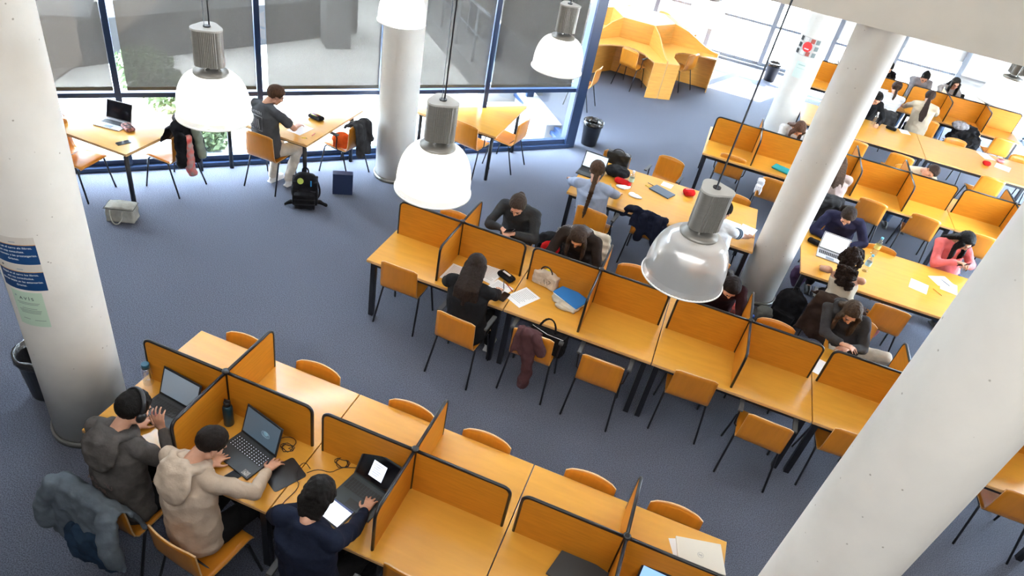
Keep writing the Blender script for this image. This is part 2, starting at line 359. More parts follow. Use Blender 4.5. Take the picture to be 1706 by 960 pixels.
# ------------------------------------------------------------ study furniture
T=.74; SEAM=.004
def legs(t,x0,x1,y0,y1,xs=None):
    for x in (xs or (x0+.06,x1-.06)):
        for y in (y0+.06,y1-.06):
            MB().box(-.026,.026,-.026,.026,0,T-.032,BLK,bev=.004).obj('leg',t,(x,y,0))
def desk(label,x,y,L,D,group,posts=(),cut=None):
    "two-sided study table; posts = where the crossing partitions stand"
    t=thing('study_carrel' if posts else 'study_table',label,'desk' if posts else 'table',(x,y,0),0,group)
    m=MB(); m.box(SEAM,L-SEAM,0,D,T-.030,T,WOOD,bev=.004); top=m.obj('tabletop',t)
    for y0 in (-.003,D): MB().box(SEAM+.001,L-SEAM-.001,y0,y0+.003,T-.028,T-.003,WEDGE).obj('edge_band',top)
    m=MB()
    for yy in (.05,D-.05): m.box(.06,L-.06,yy-.012,yy+.012,T-.085,T-.032,BLK)
    for xx in (.06,L-.06): m.box(xx-.012,xx+.012,.05,D-.05,T-.085,T-.032,BLK)
    m.obj('apron',t); legs(t,0,L,0,D)
    if not posts: return t
    H=.40; yc=D/2
    for px in posts:
        m=MB(); m.lathe([(.02,0),(.02,H),(.027,H+.001),(.027,H+.018),(.016,H+.024)],RUB,16); m.obj('post',t,(px,yc,T))
    def panel(name,o,u,ln,c0,c1):
        u=V(u); n=u.cross(V((0,0,1))); p=link(name,None,t,o) if 0 else None
        poly=rrect(0,ln,0,H,.055,5,(0,0,c1,c0))
        ob=MB().ext(poly,(0,0,0),u,(0,0,1),n*.017,PANEL).obj(name,t,o)
        m=MB(); pts=[]
        if c0: pts+=[(0,0),]
        pts+=[p for p in poly if p[1]>1e-6][::-1] if 0 else []
        arc=[p for p in poly if p[1]>1e-6]; arc=arc[::-1]        # from left end over the top to the right end
        pl=([(0,0)] if c0 else [])+arc+([(ln,0)] if c1 else [])
        m.tube([u*a+V((0,0,b)) for a,b in pl],.0125,RUB,8); m.obj('edge_trim',ob)
    xs=[.045]+list(posts)+[L-.045]
    for a,b in zip(xs[:-1],xs[1:]):
        panel('spine_panel',(a,yc,T),(1,0,0),b-a,a==.045,b==L-.045)
    for px in posts:
        panel('side_panel',(px,yc,T),(0,-1,0),yc-.06,0,1); panel('side_panel',(px,yc,T),(0,1,0),yc-.06,0,1)
    return t
LT=1.4933; DT=1.209; P1=(LT/2,); P3=(LT/2,LT,LT*1.5)
gN='double carrels of the nearest row'; gM='double carrels of the middle row'; gR='double carrels of the back right row'; gQ='double carrels along the far wall'
desk('nearest-row carrel at left end, two laptops and a headphone wearer at it',0,0,LT,DT,gN,P1)
desk('nearest-row carrel with student in navy using laptop and tablet',LT,0,LT,DT,gN,P1)
desk('nearest-row carrel at right end with pale closed laptop on back corner',2*LT,0,LT,DT,gN,P1)
MX,MY=.63,2.852
desk('middle-row carrel at left end with long-haired woman in black',MX,MY,LT,DT,gM,P1)
desk('middle-row carrel carrying the blue folder and canvas bag',MX+LT,MY,LT,DT,gM,P1)
desk('empty middle-row carrel third from the left',MX+2*LT,MY,LT,DT,gM,P1)
desk('middle-row long carrel running behind the huge lower right column',MX+3*LT,MY,LT*1.5,DT,gM,(LT/2,LT))
RX,RY=3.48,8.11
desk('back-right-row carrel at left end with a teal case on it',RX,RY,LT,DT,gR,P1)
desk('back-right-row long carrel between tall column and metal-posted gap',RX+LT,RY,LT*1.5,DT,gR,(LT/2,LT))
desk('back-right-row carrel at right end, cut off by the huge column',RX+2.5*LT,RY,LT*1.5,DT,gR,(LT/2,LT))
QX,QY=4.87,13.33
desk('far-wall carrel mostly behind the tall column and the striped shirt student',QX,QY,LT*1.5,DT,gQ,(LT/2,LT))
desk('far-wall carrel at right where the ponytailed student leans',QX+1.5*LT,QY,LT*1.5,DT,gQ,(LT/2,LT))
gT='open group tables'
desk('open table left of the tall column with red pencil cases on it',2.0,5.54,2.42,1.21,gT)
desk('open table right of the tall column with water bottles on it',4.995,5.45,2.42,1.21,gT)
desk('open table at back, left half, with bottle and black case',4.98,10.86,2.2,1.24,gT)
desk('open sunlit table at back, right half, with red item and papers',7.18,10.86,2.2,1.24,gT)
# three-cornered window tables
def tri(label,x,y,s=1.40):
    t=thing('corner_table',label,'table',(x,y,0),0,'three-cornered tables along the window front')
    P=[(0,0),(0,s),(-.03,s),(-s,.03),(-s,0)]; MB().prism(P,T-.03,T,WOOD,WEDGE).obj('tabletop',t)
    m=MB(); Q=[(-.05,.05),(-.05,s-.17),(-s+.17,.05)]
    for a,b in zip(Q,Q[1:]+Q[:1]): m.tube([(*a,T-.055),(*b,T-.055)],.016,BLK,4)
    m.obj('apron',t)
    for (a,b) in ((-.07,.06),(-.06,s-.2),(-s+.2,.06)): MB().tube([(0,0,0),(0,0,T-.03)],.027,BLK,12).obj('leg',t,(a,b,0))
tri('triangular window table with open silver laptop at far left',-2.56,3.14)
tri('triangular window table where the boy in grey T-shirt writes',-1.17,4.57)
tri('bare triangular window table right of the white column',.68,6.44)
# chairs
def make_chair():
    t=thing('plywood_chair','x','chair')
    prof=[(.455,.425),(.445,.44),(.41,.452),(.33,.452),(.22,.445),(.12,.438),(.065,.445),(.035,.475),(.02,.53),(.01,.60),(.0,.68),(-.012,.76),(-.018,.80)]
    b=bmesh.new(); n=10; W=.205; g=[]; h=[]
    for k,(y,z) in enumerate(prof):
        row=[];row2=[]; back=max(0,(k-6)/6)
        y0,z0=prof[max(k-1,0)]; y1,z1=prof[min(k+1,len(prof)-1)]; tn=V((0,y1-y0,z1-z0)).normalized(); nn=V((0,-tn.z,tn.y)) # towards underside/back
        if nn.z>0 and k<7: nn=-nn
        if k>=7: nn=V((0,-abs(nn.y),-abs(nn.z)*0))
        for j in range(n+1):
            u=j/n*2-1; w=W*(1-.03*back+.02*(k<5)); yy=y+back*.032*(u*u)   # back wraps forward at the sides
            zz=z+(.022*(1-u*u) if k==12 else .012*(1-u*u) if k==11 else 0)-(.010*(1-u*u) if 1<k<6 else 0)
            if k==12 and abs(u)>.95: zz-=.015
            p=V((u*w,yy,zz)); row.append(b.verts.new(p)); row2.append(b.verts.new(p+nn*.011))
        g.append(row);h.append(row2)
    def q(*v,i=0,s=True):
        f=b.faces.new(v); f.material_index=i; f.smooth=s
    m=len(prof)
    for k in range(m-1):
        for j in range(n): q(g[k][j],g[k][j+1],g[k+1][j+1],g[k+1][j]); q(h[k][j+1],h[k][j],h[k+1][j],h[k+1][j+1])
        q(g[k][0],g[k+1][0],h[k+1][0],h[k][0],i=1,s=False); q(g[k+1][n],g[k][n],h[k][n],h[k+1][n],i=1,s=False)
    for j in range(n): q(g[0][j+1],g[0][j],h[0][j],h[0][j+1],i=1,s=False); q(g[-1][j],g[-1][j+1],h[-1][j+1],h[-1][j],i=1,s=False)
    bmesh.ops.recalc_face_normals(b,faces=b.faces)
    me=bpy.data.meshes.new('seat_shell'); b.to_mesh(me); b.free(); me.materials.append(CHW); me.materials.append(CHE); link('seat_shell',me,t)
    for s in (-1,1):
        MB().tube([(s*.232,-.03,.003),(s*.205,.10,.40),(s*.2,.115,.425)],.0105,BLK,8).obj('leg',t)
        MB().tube([(s*.232,.475,.003),(s*.208,.40,.40),(s*.2,.375,.425)],.0105,BLK,8).obj('leg',t)
        MB().tube([(s*.2,.11,.425),(s*.2,.38,.43)],.0105,BLK,8).obj('seat_rail',t)
        arm=MB().tube([(s*.2,.20,.425),(s*.235,.19,.47),(s*.245,.17,.62),(s*.245,.19,.645),(s*.245,.33,.65)],.009,BLK,8).obj('arm_tube',t)
        MB().box(-.022,.022,-.12,.12,-.01,.012,PADM,bev=.006).obj('arm_pad',arm,(s*.245,.27,.662))
    MB().tube([(-.2,.13,.425),(.2,.13,.425)],.009,BLK,8).obj('cross_bar',t)
    MB().tube([(-.2,.36,.428),(.2,.36,.428)],.009,BLK,8).obj('cross_bar',t)
    return t
chair0=make_chair(); freeze(chair0); first=[True]
def chair(x,y,a,label,group,arms=True):
    "x, y = floor point under the middle of the backrest, a = degrees, 0 faces the windows side (+Y)"
    return dup(chair0,(x,y,0),R(a),label,group,() if arms else ('arm_tube',))
gc='plywood chairs at the middle row'; 
for x,y,a,l,ar in [(1.0,2.84,0,'empty plywood chair at the left end of the middle row, tucked in',0),
 (1.80,2.42,-4,'plywood chair under the long-haired woman in black',1),
 (2.52,2.58,0,'plywood chair with a brown garment over its back',1),
 (3.2,2.56,0,'empty plywood chair below the bright glare on the middle row',1),
 (4.04,2.82,3,'empty plywood chair tucked in beside a pair of desk legs, middle row',0),
 (4.73,2.57,-3,'empty plywood chair with grey arm pads left of the huge column foot',1),
 (5.49,2.82,4,'plywood chair half hidden by the huge column, middle row',0),
 (6.93,2.82,0,'plywood chair right of the huge column at the picture edge',0)]: chair(x,y,a,l,gc,ar)
gf='plywood chairs on the back side of the middle row'
for x,y,a,l in [(1.08,4.1,180,'plywood chair whose top peeks over the leftmost middle-row partition'),
 (1.72,4.62,176,'plywood chair under the woman in dark grey looking at her phone'),
 (2.52,4.6,183,'plywood chair under the woman bent over in dark brown hoodie'),
 (3.17,4.25,188,'empty plywood chair below the big unlit lamp, behind the partitions'),
 (4.08,4.62,180,'plywood chair under the student in maroon below the unlit lamp'),
 (4.73,4.10,180,'empty plywood chair with only its curved top showing near floor backpacks'),
 (5.62,4.72,170,'plywood chair under the woman in charcoal hoodie and beige trousers')]: chair(x,y,a,l,gf,0)
gn='plywood chairs behind the nearest row'
for x,y,a,l in [(.42,1.26,180,'chair top beside the first tall partition, leftmost behind nearest row'),
 (1.09,1.26,181,'chair top behind the nearest row, second from left'),
 (1.94,1.24,180,'chair top behind the nearest row, left of the middle cross partition'),
 (2.58,1.24,180,'chair top behind the nearest row, right of the middle cross partition'),
 (3.42,1.25,180,'chair top behind the nearest row, left of the last cross partition'),
 (4.08,1.27,181,'chair top behind the nearest row, nearest the pale closed laptop')]: chair(x,y,a,l,gn,0)
gp='plywood chairs on the viewer side of the nearest row'
for x,y,a,l,ar in [(.54,-.40,-3,'chair draped with a grey denim jacket under the headphone wearer',0),
 (1.13,-.45,-8,'chair with curved back under the student in beige hoodie',0),
 (1.98,-.48,0,'chair under the student in navy sweater',1),
 (2.56,-.02,0,'empty chair whose top just shows at the bottom edge',0)]: chair(x,y,a,l,gp,ar)
g1='plywood chairs round the table with red cases'
for x,y,a,l,ar in [(2.43,5.18,-6,'plywood chair under the girl with the braid',1),(3.12,5.5,-4,'plywood chair with a navy jacket over its back',0),
 (3.97,4.98,0,'chair under the boy in white striped sleeves behind the unlit lamp',0),(2.35,7.02,182,'plywood chair carrying a black bag behind the braid girl table',0),
 (3.10,7.38,170,'empty upright plywood chair with arms behind the closed laptop',1),(4.1,6.82,180,'plywood chair top beside the unlit lamp housing',0)]: chair(x,y,a,l,g1,ar)
g2='plywood chairs round the table with water bottles'
for x,y,a,l,ar in [(5.42,4.93,-6,'chair hung with a dark brown coat under the curly-haired woman',1),(6.03,5.18,-4,'empty plywood chair at the near side of the water bottle table',0),
 (5.5,7.05,180,'chair under the woman writing in a navy top',0),(6.02,6.64,182,'plywood chair top behind the tall water bottle',0),(7.0,7.16,215,'plywood chair turned under the woman in coral sweater',0)]: chair(x,y,a,l,g2,ar)
g3='plywood chairs at the back right row'
for x,y,a,l,ar in [(3.95,8.17,-3,'plywood chair with arms at the left end of the back right row',1),(4.62,7.76,-3,'plywood chair with a white cloth hanging at its side, left of tall column',0),
 (5.33,7.68,0,'chair with dark coat just right of the tall column',0),(6.05,8.08,-8,'plywood chair above the head of the student in navy top',0),
 (6.80,8.08,-8,'plywood chair with long legs above the empty water bottle table chair',1),(7.6,8.02,0,'plywood chair right of the woman in coral sweater',0),
 (4.42,9.55,180,'chair top between the white column and the first back row partition',0),(4.95,9.85,178,'chair behind the back row where hair hangs over',0),(6.75,9.95,180,'chair under the student resting her head',0)]: chair(x,y,a,l,g3,ar)
g4='plywood chairs round the long back tables'
for x,y,a,l,ar in [(5.95,10.5,0,'plywood chair partly behind the tall column at the long back table',0),(6.72,10.44,-6,'plywood chair above the resting head at the long back table',0),
 (8.25,10.62,0,'plywood chair at the right end of the long back table, near side',0),(6.2,12.6,180,'chair under the student in black at the long back table',0),
 (7.9,12.2,184,'chair top peeking over the far edge of the long back table',0),(9.1,12.3,180,'pale sunlit chair behind the papers at the long back table',0),
 (6.62,12.75,0,'chair with dark coat under the student in striped shirt',0),(7.52,12.98,-10,'plywood chair behind the student with long ponytail',0),
 (8.3,12.95,10,'chair heaped with a black coat and grey bag',0),(9.0,13.15,4,'pale sunlit chair at the right of the far carrels',0),
 (7.5,15.05,180,'chair under the student in grey behind the far partitions',0),(8.1,15.05,180,'chair under the student with glasses and phone by the far wall',0),(6.6,15.05,180,'chair of the hidden student at the far left partition',0)]: chair(x,y,a,l,g4,ar)
g5='plywood chairs by the windows'
for x,y,a,l,ar in [(-1.72,4.36,0,'plywood chair under the boy at the window table',0),(-.92,5.42,82,'plywood chair holding an orange bag and a dark jacket',1),
 (-4.0,2.70,0,'chair of the person hidden behind the left column',0),
 (-2.38,3.86,88,'chair buried under dark coats at the left window table',0),(-3.56,3.14,-84,'plywood chair seat emerging behind the left column',0),
 (.88,7.12,82,'empty plywood chair at the tip side of the bare window table',0),(.22,6.42,-10,'plywood chair half hidden behind the lit lamp at the bare window table',1),
 (1.24,10.42,84,'chair cut by the blue steel corner near the waste bin',0),(1.50,12.08,-20,'plywood chair tucked in the front hexagonal carrel',1),
 (2.72,13.0,62,'plywood chair side-on in the right hexagonal carrel',0),(1.62,15.9,150,'overexposed chair behind the hexagonal carrels',0)]: chair(x,y,a,l,g5,ar)
for o in list(chair0.children_recursive)+[chair0]: bpy.data.objects.remove(o)
# hexagonal star of carrels
hx,hy,hr=1.40,13.606,.70
t=thing('hexagonal_carrels','orange star of six curved-top carrels near the far window corner','carrels',(hx,hy,0))
ver=[(hr*cos(R(60*k)),hr*sin(R(60*k))) for k in range(6)]
for k in range(6):
    a,b=V((*ver[k],0)),V((*ver[(k+1)%6],0)); u=(b-a).normalized(); n=V((u.y,-u.x,0))
    MB().ext([(0,0),(hr,0),(hr,1.15),(0,1.15)],a,u,(0,0,1),n*.022,CARR).obj('back_panel',t)
    d=a.normalized(); Lw=1.08
    top=[(0,1.15)]+[(Lw*s,1.15-.36*(3*s*s-2*s**3)) for s in [.3,.45,.6,.72,.84,.92,1]]
    MB().ext([(0,0),(Lw,0)]+top[::-1],a,d,(0,0,1),d.cross(V((0,0,1)))*.03,CARR,WEDGE).obj('wing_panel',t)
    e=a+d*Lw; sd=d.cross(V((0,0,1)))
    for s in (-1,1):
        p=e+sd*s*.015; MB().ext([(0,0),(.27,0),(.27,.73),(0,.73)],p,sd*s,(0,0,1),d*.022,CARR,WEDGE).obj('end_panel',t)
    d2=b.normalized(); sd1=-sd if (-sd).dot(b-a)>0 else sd; s2=d2.cross(V((0,0,1))); s2=s2 if s2.dot(a-b)>0 else -s2
    e2=b+d2*Lw; c0=a+d*.02; mid=(a+b)/2; nd=mid.normalized()
    P=[a,e,e+sd1*.28]; 
    for s in [.2,.4,.5,.6,.8]:
        q=(e+sd1*.28)*(1-s)+(e2+s2*.28)*s; P.append(q-nd*.55*sin(pi*s)**.8)
    P+=[e2+s2*.28,e2,b]
    m=MB(); m.prism([(p.x,p.y) for p in P][::-1],.71,.738,mat('carrel_desk_top',(.80,.42,.09),.3,var=.05,scale=4,coat=.2),WEDGE); m.obj('desk_top',t)
MB().prism([(x*.98,y*.98) for x,y in ver],1.12,1.15,mat('white_glare_lid',(.86,.84,.80),.25)).obj('lid',t)  # glare on the glossy lid is put into its white colour
# waste bins
def bin_(label,x,y,h=.42,r=.165):
    t=thing('waste_bin',label,'bin',(x,y,0),0,'black waste bins')
    MB().lathe([(r*.78,0),(r*.8,.01),(r,h),(r+.006,h),(r+.006,h-.02),(r-.004,h-.02),(r-.006,h-.01),(r*.76,.02)],BLK,32,cap=False,closed=True).obj('bucket',t)
    m=MB(); rg=random.Random(int(x*10)); pr=None
    for r_,z in ((r+.012,h-.06),(r+.014,h+.004),(r-.012,h+.012),(r-.03,h-.08),(r-.05,.07),(.01,.05)):
        pts=[V(((r_+rg.uniform(-.006,.006))*cos(2*pi*j/28),(r_+rg.uniform(-.006,.006))*sin(2*pi*j/28),z+rg.uniform(-.008,.008))) for j in range(28)]
        pr=m.ring(pts,mat('black_bin_liner',(.012,.012,.013),.18,spec=.8),True,pr)
    m.obj('bin_liner',t)
bin_('black waste bin beside the speckled left column',-1.12,.62,.46,.18)
bin_('black waste bin at the foot of the blue steel corner',1.62,8.85)
bin_('black waste bin near the far wall left of the white column',4.5,15.6)
# pendant lamps
SHADEM={}
def shade_mat(lit):
    if lit in SHADEM: return SHADEM[lit]
    m=bpy.data.materials.new('prismatic_acrylic'); m.use_nodes=True; nt=m.node_tree; nt.nodes.clear()
    o=nt.nodes.new('ShaderNodeOutputMaterial'); a=nt.nodes.new('ShaderNodeMixShader'); b=nt.nodes.new('ShaderNodeMixShader')
    tr=nt.nodes.new('ShaderNodeBsdfTransparent'); tl=nt.nodes.new('ShaderNodeBsdfTranslucent'); gl=nt.nodes.new('ShaderNodeBsdfGlossy'); d=nt.nodes.new('ShaderNodeBsdfDiffuse'); c=nt.nodes.new('ShaderNodeMixShader')
    tl.inputs[0].default_value=(.9,.9,.88,1); gl.inputs['Roughness'].default_value=.18; d.inputs[0].default_value=(.82,.82,.80,1)
    c.inputs[0].default_value=.45; a.inputs[0].default_value=.25; b.inputs[0].default_value=.72 if lit else .6; a.inputs[0].default_value=.25 if lit else .4
    nt.links.new(d.outputs[0],c.inputs[1]); nt.links.new(tl.outputs[0],c.inputs[2])
    nt.links.new(c.outputs[0],a.inputs[1]); nt.links.new(gl.outputs[0],a.inputs[2])
    nt.links.new(tr.outputs[0],b.inputs[1]); nt.links.new(a.outputs[0],b.inputs[2]); nt.links.new(b.outputs[0],o.inputs[0])
    SHADEM[lit]=m; return m
BULB=mat('glowing_bulb',(1,.96,.88),.4,emit=14); BULBOFF=mat('unlit_bulb',(.7,.7,.68),.3)
def lamp(x,y,z,label,lit=True,power=6):
    t=thing('pendant_lamp',label,'lamp',(x,y,z),0,'pendant lamps with ribbed acrylic bell shades')
    prof=[]; 
    for k in range(15):
        u=k/14; r=.208*(1-u**2.6*.58)**.9 if 0 else .085+(.205-.085)*math.sqrt(max(0,1-u**2.3)); prof.append((r,.035+.235*u))
    prof[-1]=(.083,.27)
    m=MB(); m.lathe([(.205,.035)]+prof[1:],shade_mat(lit),144,cap=False,ribs=.012); m.lathe([(.212,0),(.205,.035)],shade_mat(False),144,cap=False,ribs=.012); m.obj('shade',t)
    MB().lathe([(.211,-.004),(.218,-.001),(.218,.005),(.211,.006)],mat('shade_rim',(.85,.85,.83),.25),64,cap=False,closed=True).obj('rim',t)
    MB().lathe([(.001,.262),(.094,.262),(.098,.268),(.098,.278),(.06,.292),(.001,.292)],ALU,48).obj('collar',t)
    m=MB(); 
    for k in range(3): a=k*2.09+.5; m.tube([(.045*cos(a),.045*sin(a),.28),(.045*cos(a),.045*sin(a),.325)],.008,CHROME,8)
    m.obj('spacer',t)
    # ribbed housing: rounded three-sided aluminium extrusion
    pl=[]
    for k in range(96):
        a=2*pi*k/96; rr=.077+.011*cos(3*a)+(.0032 if k%2 and cos(3*a)<.2 else 0); pl.append((rr*cos(a),rr*sin(a)))
    MB().prism(pl,.318,.52,ALU,smooth=False).obj('housing',t)
    pl2=[((.081+.011*cos(3*a))*cos(a),(.081+.011*cos(3*a))*sin(a)) for a in [2*pi*k/48 for k in range(48)]]
    MB().prism(pl2,.52,.53,mat('painted_cap',(.45,.44,.41),.5)).obj('housing_cap',t)
    MB().lathe([(.02,.53),(.02,.537)],BLK,16).obj('gland',t)
    m=MB(); m.tube([(0,.02,.53),(.004,.02,1.5),(-.004,.02,2.6),(0,.02,6.6-z)],.0045,BLK,6); m.obj('power_cable',t)
    MB().tube([(0,-.02,.53),(0,-.02,6.6-z)],.0012,GREYF,5).obj('suspension_wire',t)
    MB().lathe([(.001,.07),(.025,.08),(.042,.12),(.04,.17),(.022,.21),(.02,.27)],BULB if lit else BULBOFF,20,cap=False).obj('bulb',t)
    if lit:
        l=light('lamp_light','POINT',(0,0,.055),power,(1,.95,.86),size=.04); l.parent=t
lamp(.58,.93,2.93,'lit pendant lamp leftmost, hanging before the grey blinds')
lamp(2.02,.93,2.93,'lit pendant lamp glowing above the left end of the middle row')
lamp(3.47,.90,2.93,'big unlit pendant lamp with greyish see-through shade at centre right',False)
lamp(2.02,3.38,2.95,'lit pendant lamp before the last blind beside the blue steel corner')
lamp(.55,3.42,2.95,'lit pendant lamp cut by the top edge over the middle column')
lamp(2.95,6.3,2.95,'overexposed pendant lamp at top in front of the far windows')
lamp(6.18,6.3,2.95,'lit pendant lamp at the right edge under the gallery')
# ------------------------------------------------------------ cloth and bags
def cloth(name,col,var=.15,rough=.9): return mat(name,col,rough,spec=.15,var=var,scale=9,bump=.35,bscale=45)
NAVY=cloth('navy_cloth',(.010,.013,.028)); CHAR=cloth('charcoal_cloth',(.035,.034,.036)); BRN=cloth('dark_brown_cloth',(.045,.027,.021)); CREAM=cloth('cream_cloth',(.55,.48,.38)); DEN=cloth('grey_denim',(.13,.16,.19)); DDEN=cloth('dark_denim',(.025,.05,.09))
MARB=cloth('aubergine_cloth',(.075,.032,.035)); WHC=cloth('white_cloth',(.70,.70,.72)); ORA=cloth('orange_cloth',(.72,.11,.02)); REDC=cloth('red_cloth',(.55,.012,.012)); PINK=cloth('pink_cloth',(.65,.25,.28)); BEI=cloth('beige_canvas',(.52,.47,.38)); GRB=cloth('grey_canvas',(.40,.40,.36)); OLV=cloth('olive_grey_canvas',(.10,.10,.09))
def drape(name,label,cat,x,y,a,m,zt=.80,w=.23,front=.25,back=.45,sleeves=(),seed=0,vox=.011,flare=1.15,side=0,group=None,wr=.012,parts=()):
    mb=MB(); rg=random.Random(seed); N=14; path=[(.10+.01,zt-front),(.075,zt-front*.5),(.055,zt-.05),(.03,zt+.015),(-.012,zt+.035),(-.045,zt+.012),(-.062,zt-.06),(-.075,zt-back*.35),(-.085,zt-back*.7),(-.10,zt-back)]
    G=[]
    for k,(py,pz) in enumerate(path):
        row=[]; 
        for j in range(N+1):
            u=j/N*2-1; fl=1+(flare-1)*(abs(k-4)/5)
            yy=py+.014*sin(u*9+seed+k*.4)*(abs(k-4)/5); zz=pz+(.04*sin(u*3.1+seed) if k in(0,9) else 0)-.02*(u*u)*(k in (3,4,5))
            row.append(V((u*w*fl+side,yy,zz)))
        G.append(row)
    i=mb.mi(m)
    for off in (1,):
        A=[[mb.b.verts.new(p) for p in r] for r in G]; n=[]
        for k,r in enumerate(G):
            t=V((0,G[min(k+1,9)][0].y-G[max(k-1,0)][0].y,G[min(k+1,9)][0].z-G[max(k-1,0)][0].z)).normalized(); n.append(V((0,-t.z,t.y)))
        B=[[mb.b.verts.new(p-n[k]*.016) for p in r] for k,r in enumerate(G)]
    L=len(G)
    for k in range(L-1):
        for j in range(N):
            mb.b.faces.new((A[k][j],A[k][j+1],A[k+1][j+1],A[k+1][j])); mb.b.faces.new((B[k][j+1],B[k][j],B[k+1][j],B[k+1][j+1]))
        mb.b.faces.new((A[k][0],A[k+1][0],B[k+1][0],B[k][0])); mb.b.faces.new((A[k+1][N],A[k][N],B[k][N],B[k+1][N]))
    for j in range(N): mb.b.faces.new((A[0][j+1],A[0][j],B[0][j],B[0][j+1])); mb.b.faces.new((A[-1][j],A[-1][j+1],B[-1][j+1],B[-1][j]))
    for pts,r in sleeves:
        for p,q in zip(pts[:-1],pts[1:]): mb.cap(p,q,r,r*.93,m)
    me=remesh(mb,vox,name,[m],2,wr,9,seed)
    o=link(name,me,None,(x,y,0),R(a))
    for v in me.vertices: pass
    tag(o,label,cat,group); return o
def blob(name,label,cat,loc,a,mats,shapes,vox=.01,wr=.006,seed=0,group=None,parent=None,scale=10,smooth=2):
    "shapes: ('e',c,r) ellipsoid, ('b',box) box, ('c',a,b,ra,rb) capsule"
    mb=MB()
    for s in shapes:
        if s[0]=='e': mb.ell(s[1],s[2],mats[0])
        elif s[0]=='b': mb.box(*s[1],mats[0])
        else: mb.cap(s[1],s[2],s[3],s[4],mats[0])
    me=remesh(mb,vox,name,mats,smooth,wr,scale,seed); o=link(name,me,parent,loc,R(a))
    if label: tag(o,label,cat,group)
    return o
drape('denim_jacket','faded grey denim jacket spread over the chair of the headphone wearer','jacket',.50,-.42,-6,DEN,.81,.27,.22,.42,[([(-.26,-.05,.80),(-.33,-.10,.62),(-.30,-.13,.48)],.06),([(.2,-.06,.78),(.28,-.13,.62),(.30,-.12,.50)],.06)],1,.011,1.2)
blob('dark_coat','dark blue coat hanging under the grey denim jacket','coat',(.50,-.50,0),-6,[DDEN],[('e',(.02,-.02,.45),(.20,.06,.16)),('e',(-.05,-.03,.36),(.12,.05,.13)),('e',(.17,-.02,.40),(.09,.05,.14))],.012,.02,2)
drape('brown_garment','aubergine garment slung over the left part of a middle-row chair','garment',2.52,2.58,0,MARB,.80,.115,.08,.22,[([(-.06,-.05,.82),(0,-.085,.62),(.03,-.09,.42),(.02,-.10,.26)],.055),([(.05,-.07,.80),(.12,-.08,.68)],.05)],3,.010,1.0,-.05)
drape('navy_jacket','navy jacket slung over the chair beside the white bottle','jacket',3.12,5.5,-4,NAVY,.81,.21,.16,.22,[([(-.16,-.03,.83),(-.28,.05,.78),(-.36,.06,.68)],.05),([(.10,-.06,.80),(.12,-.09,.64),(.14,-.09,.50)],.055),([(-.08,-.07,.78),(-.07,-.09,.60),(-.08,-.09,.5)],.055)],4,.011)
drape('brown_coat','dark brown coat hanging from the curly-haired woman chair','coat',5.42,4.93,-6,BRN,.82,.26,.12,.50,[],5,.012,1.3)
drape('dark_coat','charcoal coat on the chair just right of the tall column','coat',5.33,7.68,0,CHAR,.83,.25,.2,.35,[([(-.15,-.06,.84),(-.05,-.09,.74),(.15,-.08,.80)],.06)],6,.012)
drape('cream_jacket','cream jacket over the chair of the woman in dark brown hoodie','jacket',2.55,4.6,183,CREAM,.82,.23,.2,.30,[],7,.012)
drape('white_cloth','white garment hanging at the side of a chair left of the tall column','garment',4.62,7.76,-3,WHC,.72,.05,.06,.14,[],8,.011,1.0,-.20)
drape('dark_jacket','dark jacket hanging behind the chair with the orange bag','jacket',-.92,5.42,82,CHAR,.82,.16,.06,.42,[([(-.08,-.06,.80),(-.10,-.10,.62),(-.10,-.11,.42)],.05),([(.1,-.06,.80),(.12,-.10,.6)],.055)],9,.011,1.0)
t=drape('coat_pile','pile of dark coats and a flowered scarf on the chair at left window table','coat',-2.40,3.84,88,BKF,.90,.20,.22,.45,[([(-.08,-.03,.93),(.08,-.03,.95)],.07),([(-.12,-.10,.8),(-.18,-.12,.5)],.06),([(.12,-.09,.85),(.16,-.12,.56)],.06)],10,.011,1.1)
m=MB(); m.cap((-.05,-.13,.78),(-.09,-.15,.45),.045,.06,WHC); m.cap((-.09,-.15,.45),(-.06,-.16,.34),.06,.05,WHC); o=link('scarf',remesh(m,.01,'scarf',[mat('flowered_cloth',(.75,.62,.58),.9,var=.5,scale=14,col2=(.75,.10,.08))],2,.012,10,3),t)
m=MB(); m.cap((.10,-.12,.85),(.13,-.15,.5),.05,.05,WHC); link('knit_sleeve',remesh(m,.01,'knit',[mat('grey_green_knit',(.22,.25,.19),.9)],2,.01,10,5),t)
m=MB(); m.ell((0,0,.99),(.09,.08,.06),WHC); link('knit_cap',remesh(m,.01,'cap',[mat('mottled_knit',(.08,.08,.09),.9,var=.8,scale=60)],2,.01,30,5),t)
drape('dark_coat','dark grey coat over the chair of the striped shirt student','coat',6.62,12.75,0,CHAR,.80,.24,.1,.45,[],11,.014)
blob('black_coat','black coat heaped on a chair right of the ponytailed student','coat',(8.25,13.05,.5),0,[BKF],[('e',(0,0,.22),(.26,.22,.17)),('e',(.1,-.12,.12),(.2,.16,.16)),('e',(-.15,-.05,.1),(.16,.15,.12))],.016,.03,3)
blob('grey_bag','mottled grey bag lying on the black coat at the far carrels','bag',(8.08,13.0,.86),0,[mat('mottled_grey',(.30,.29,.31),.9,var=.5,scale=20)],[('e',(0,0,0),(.16,.13,.08))],.012,.015,4)
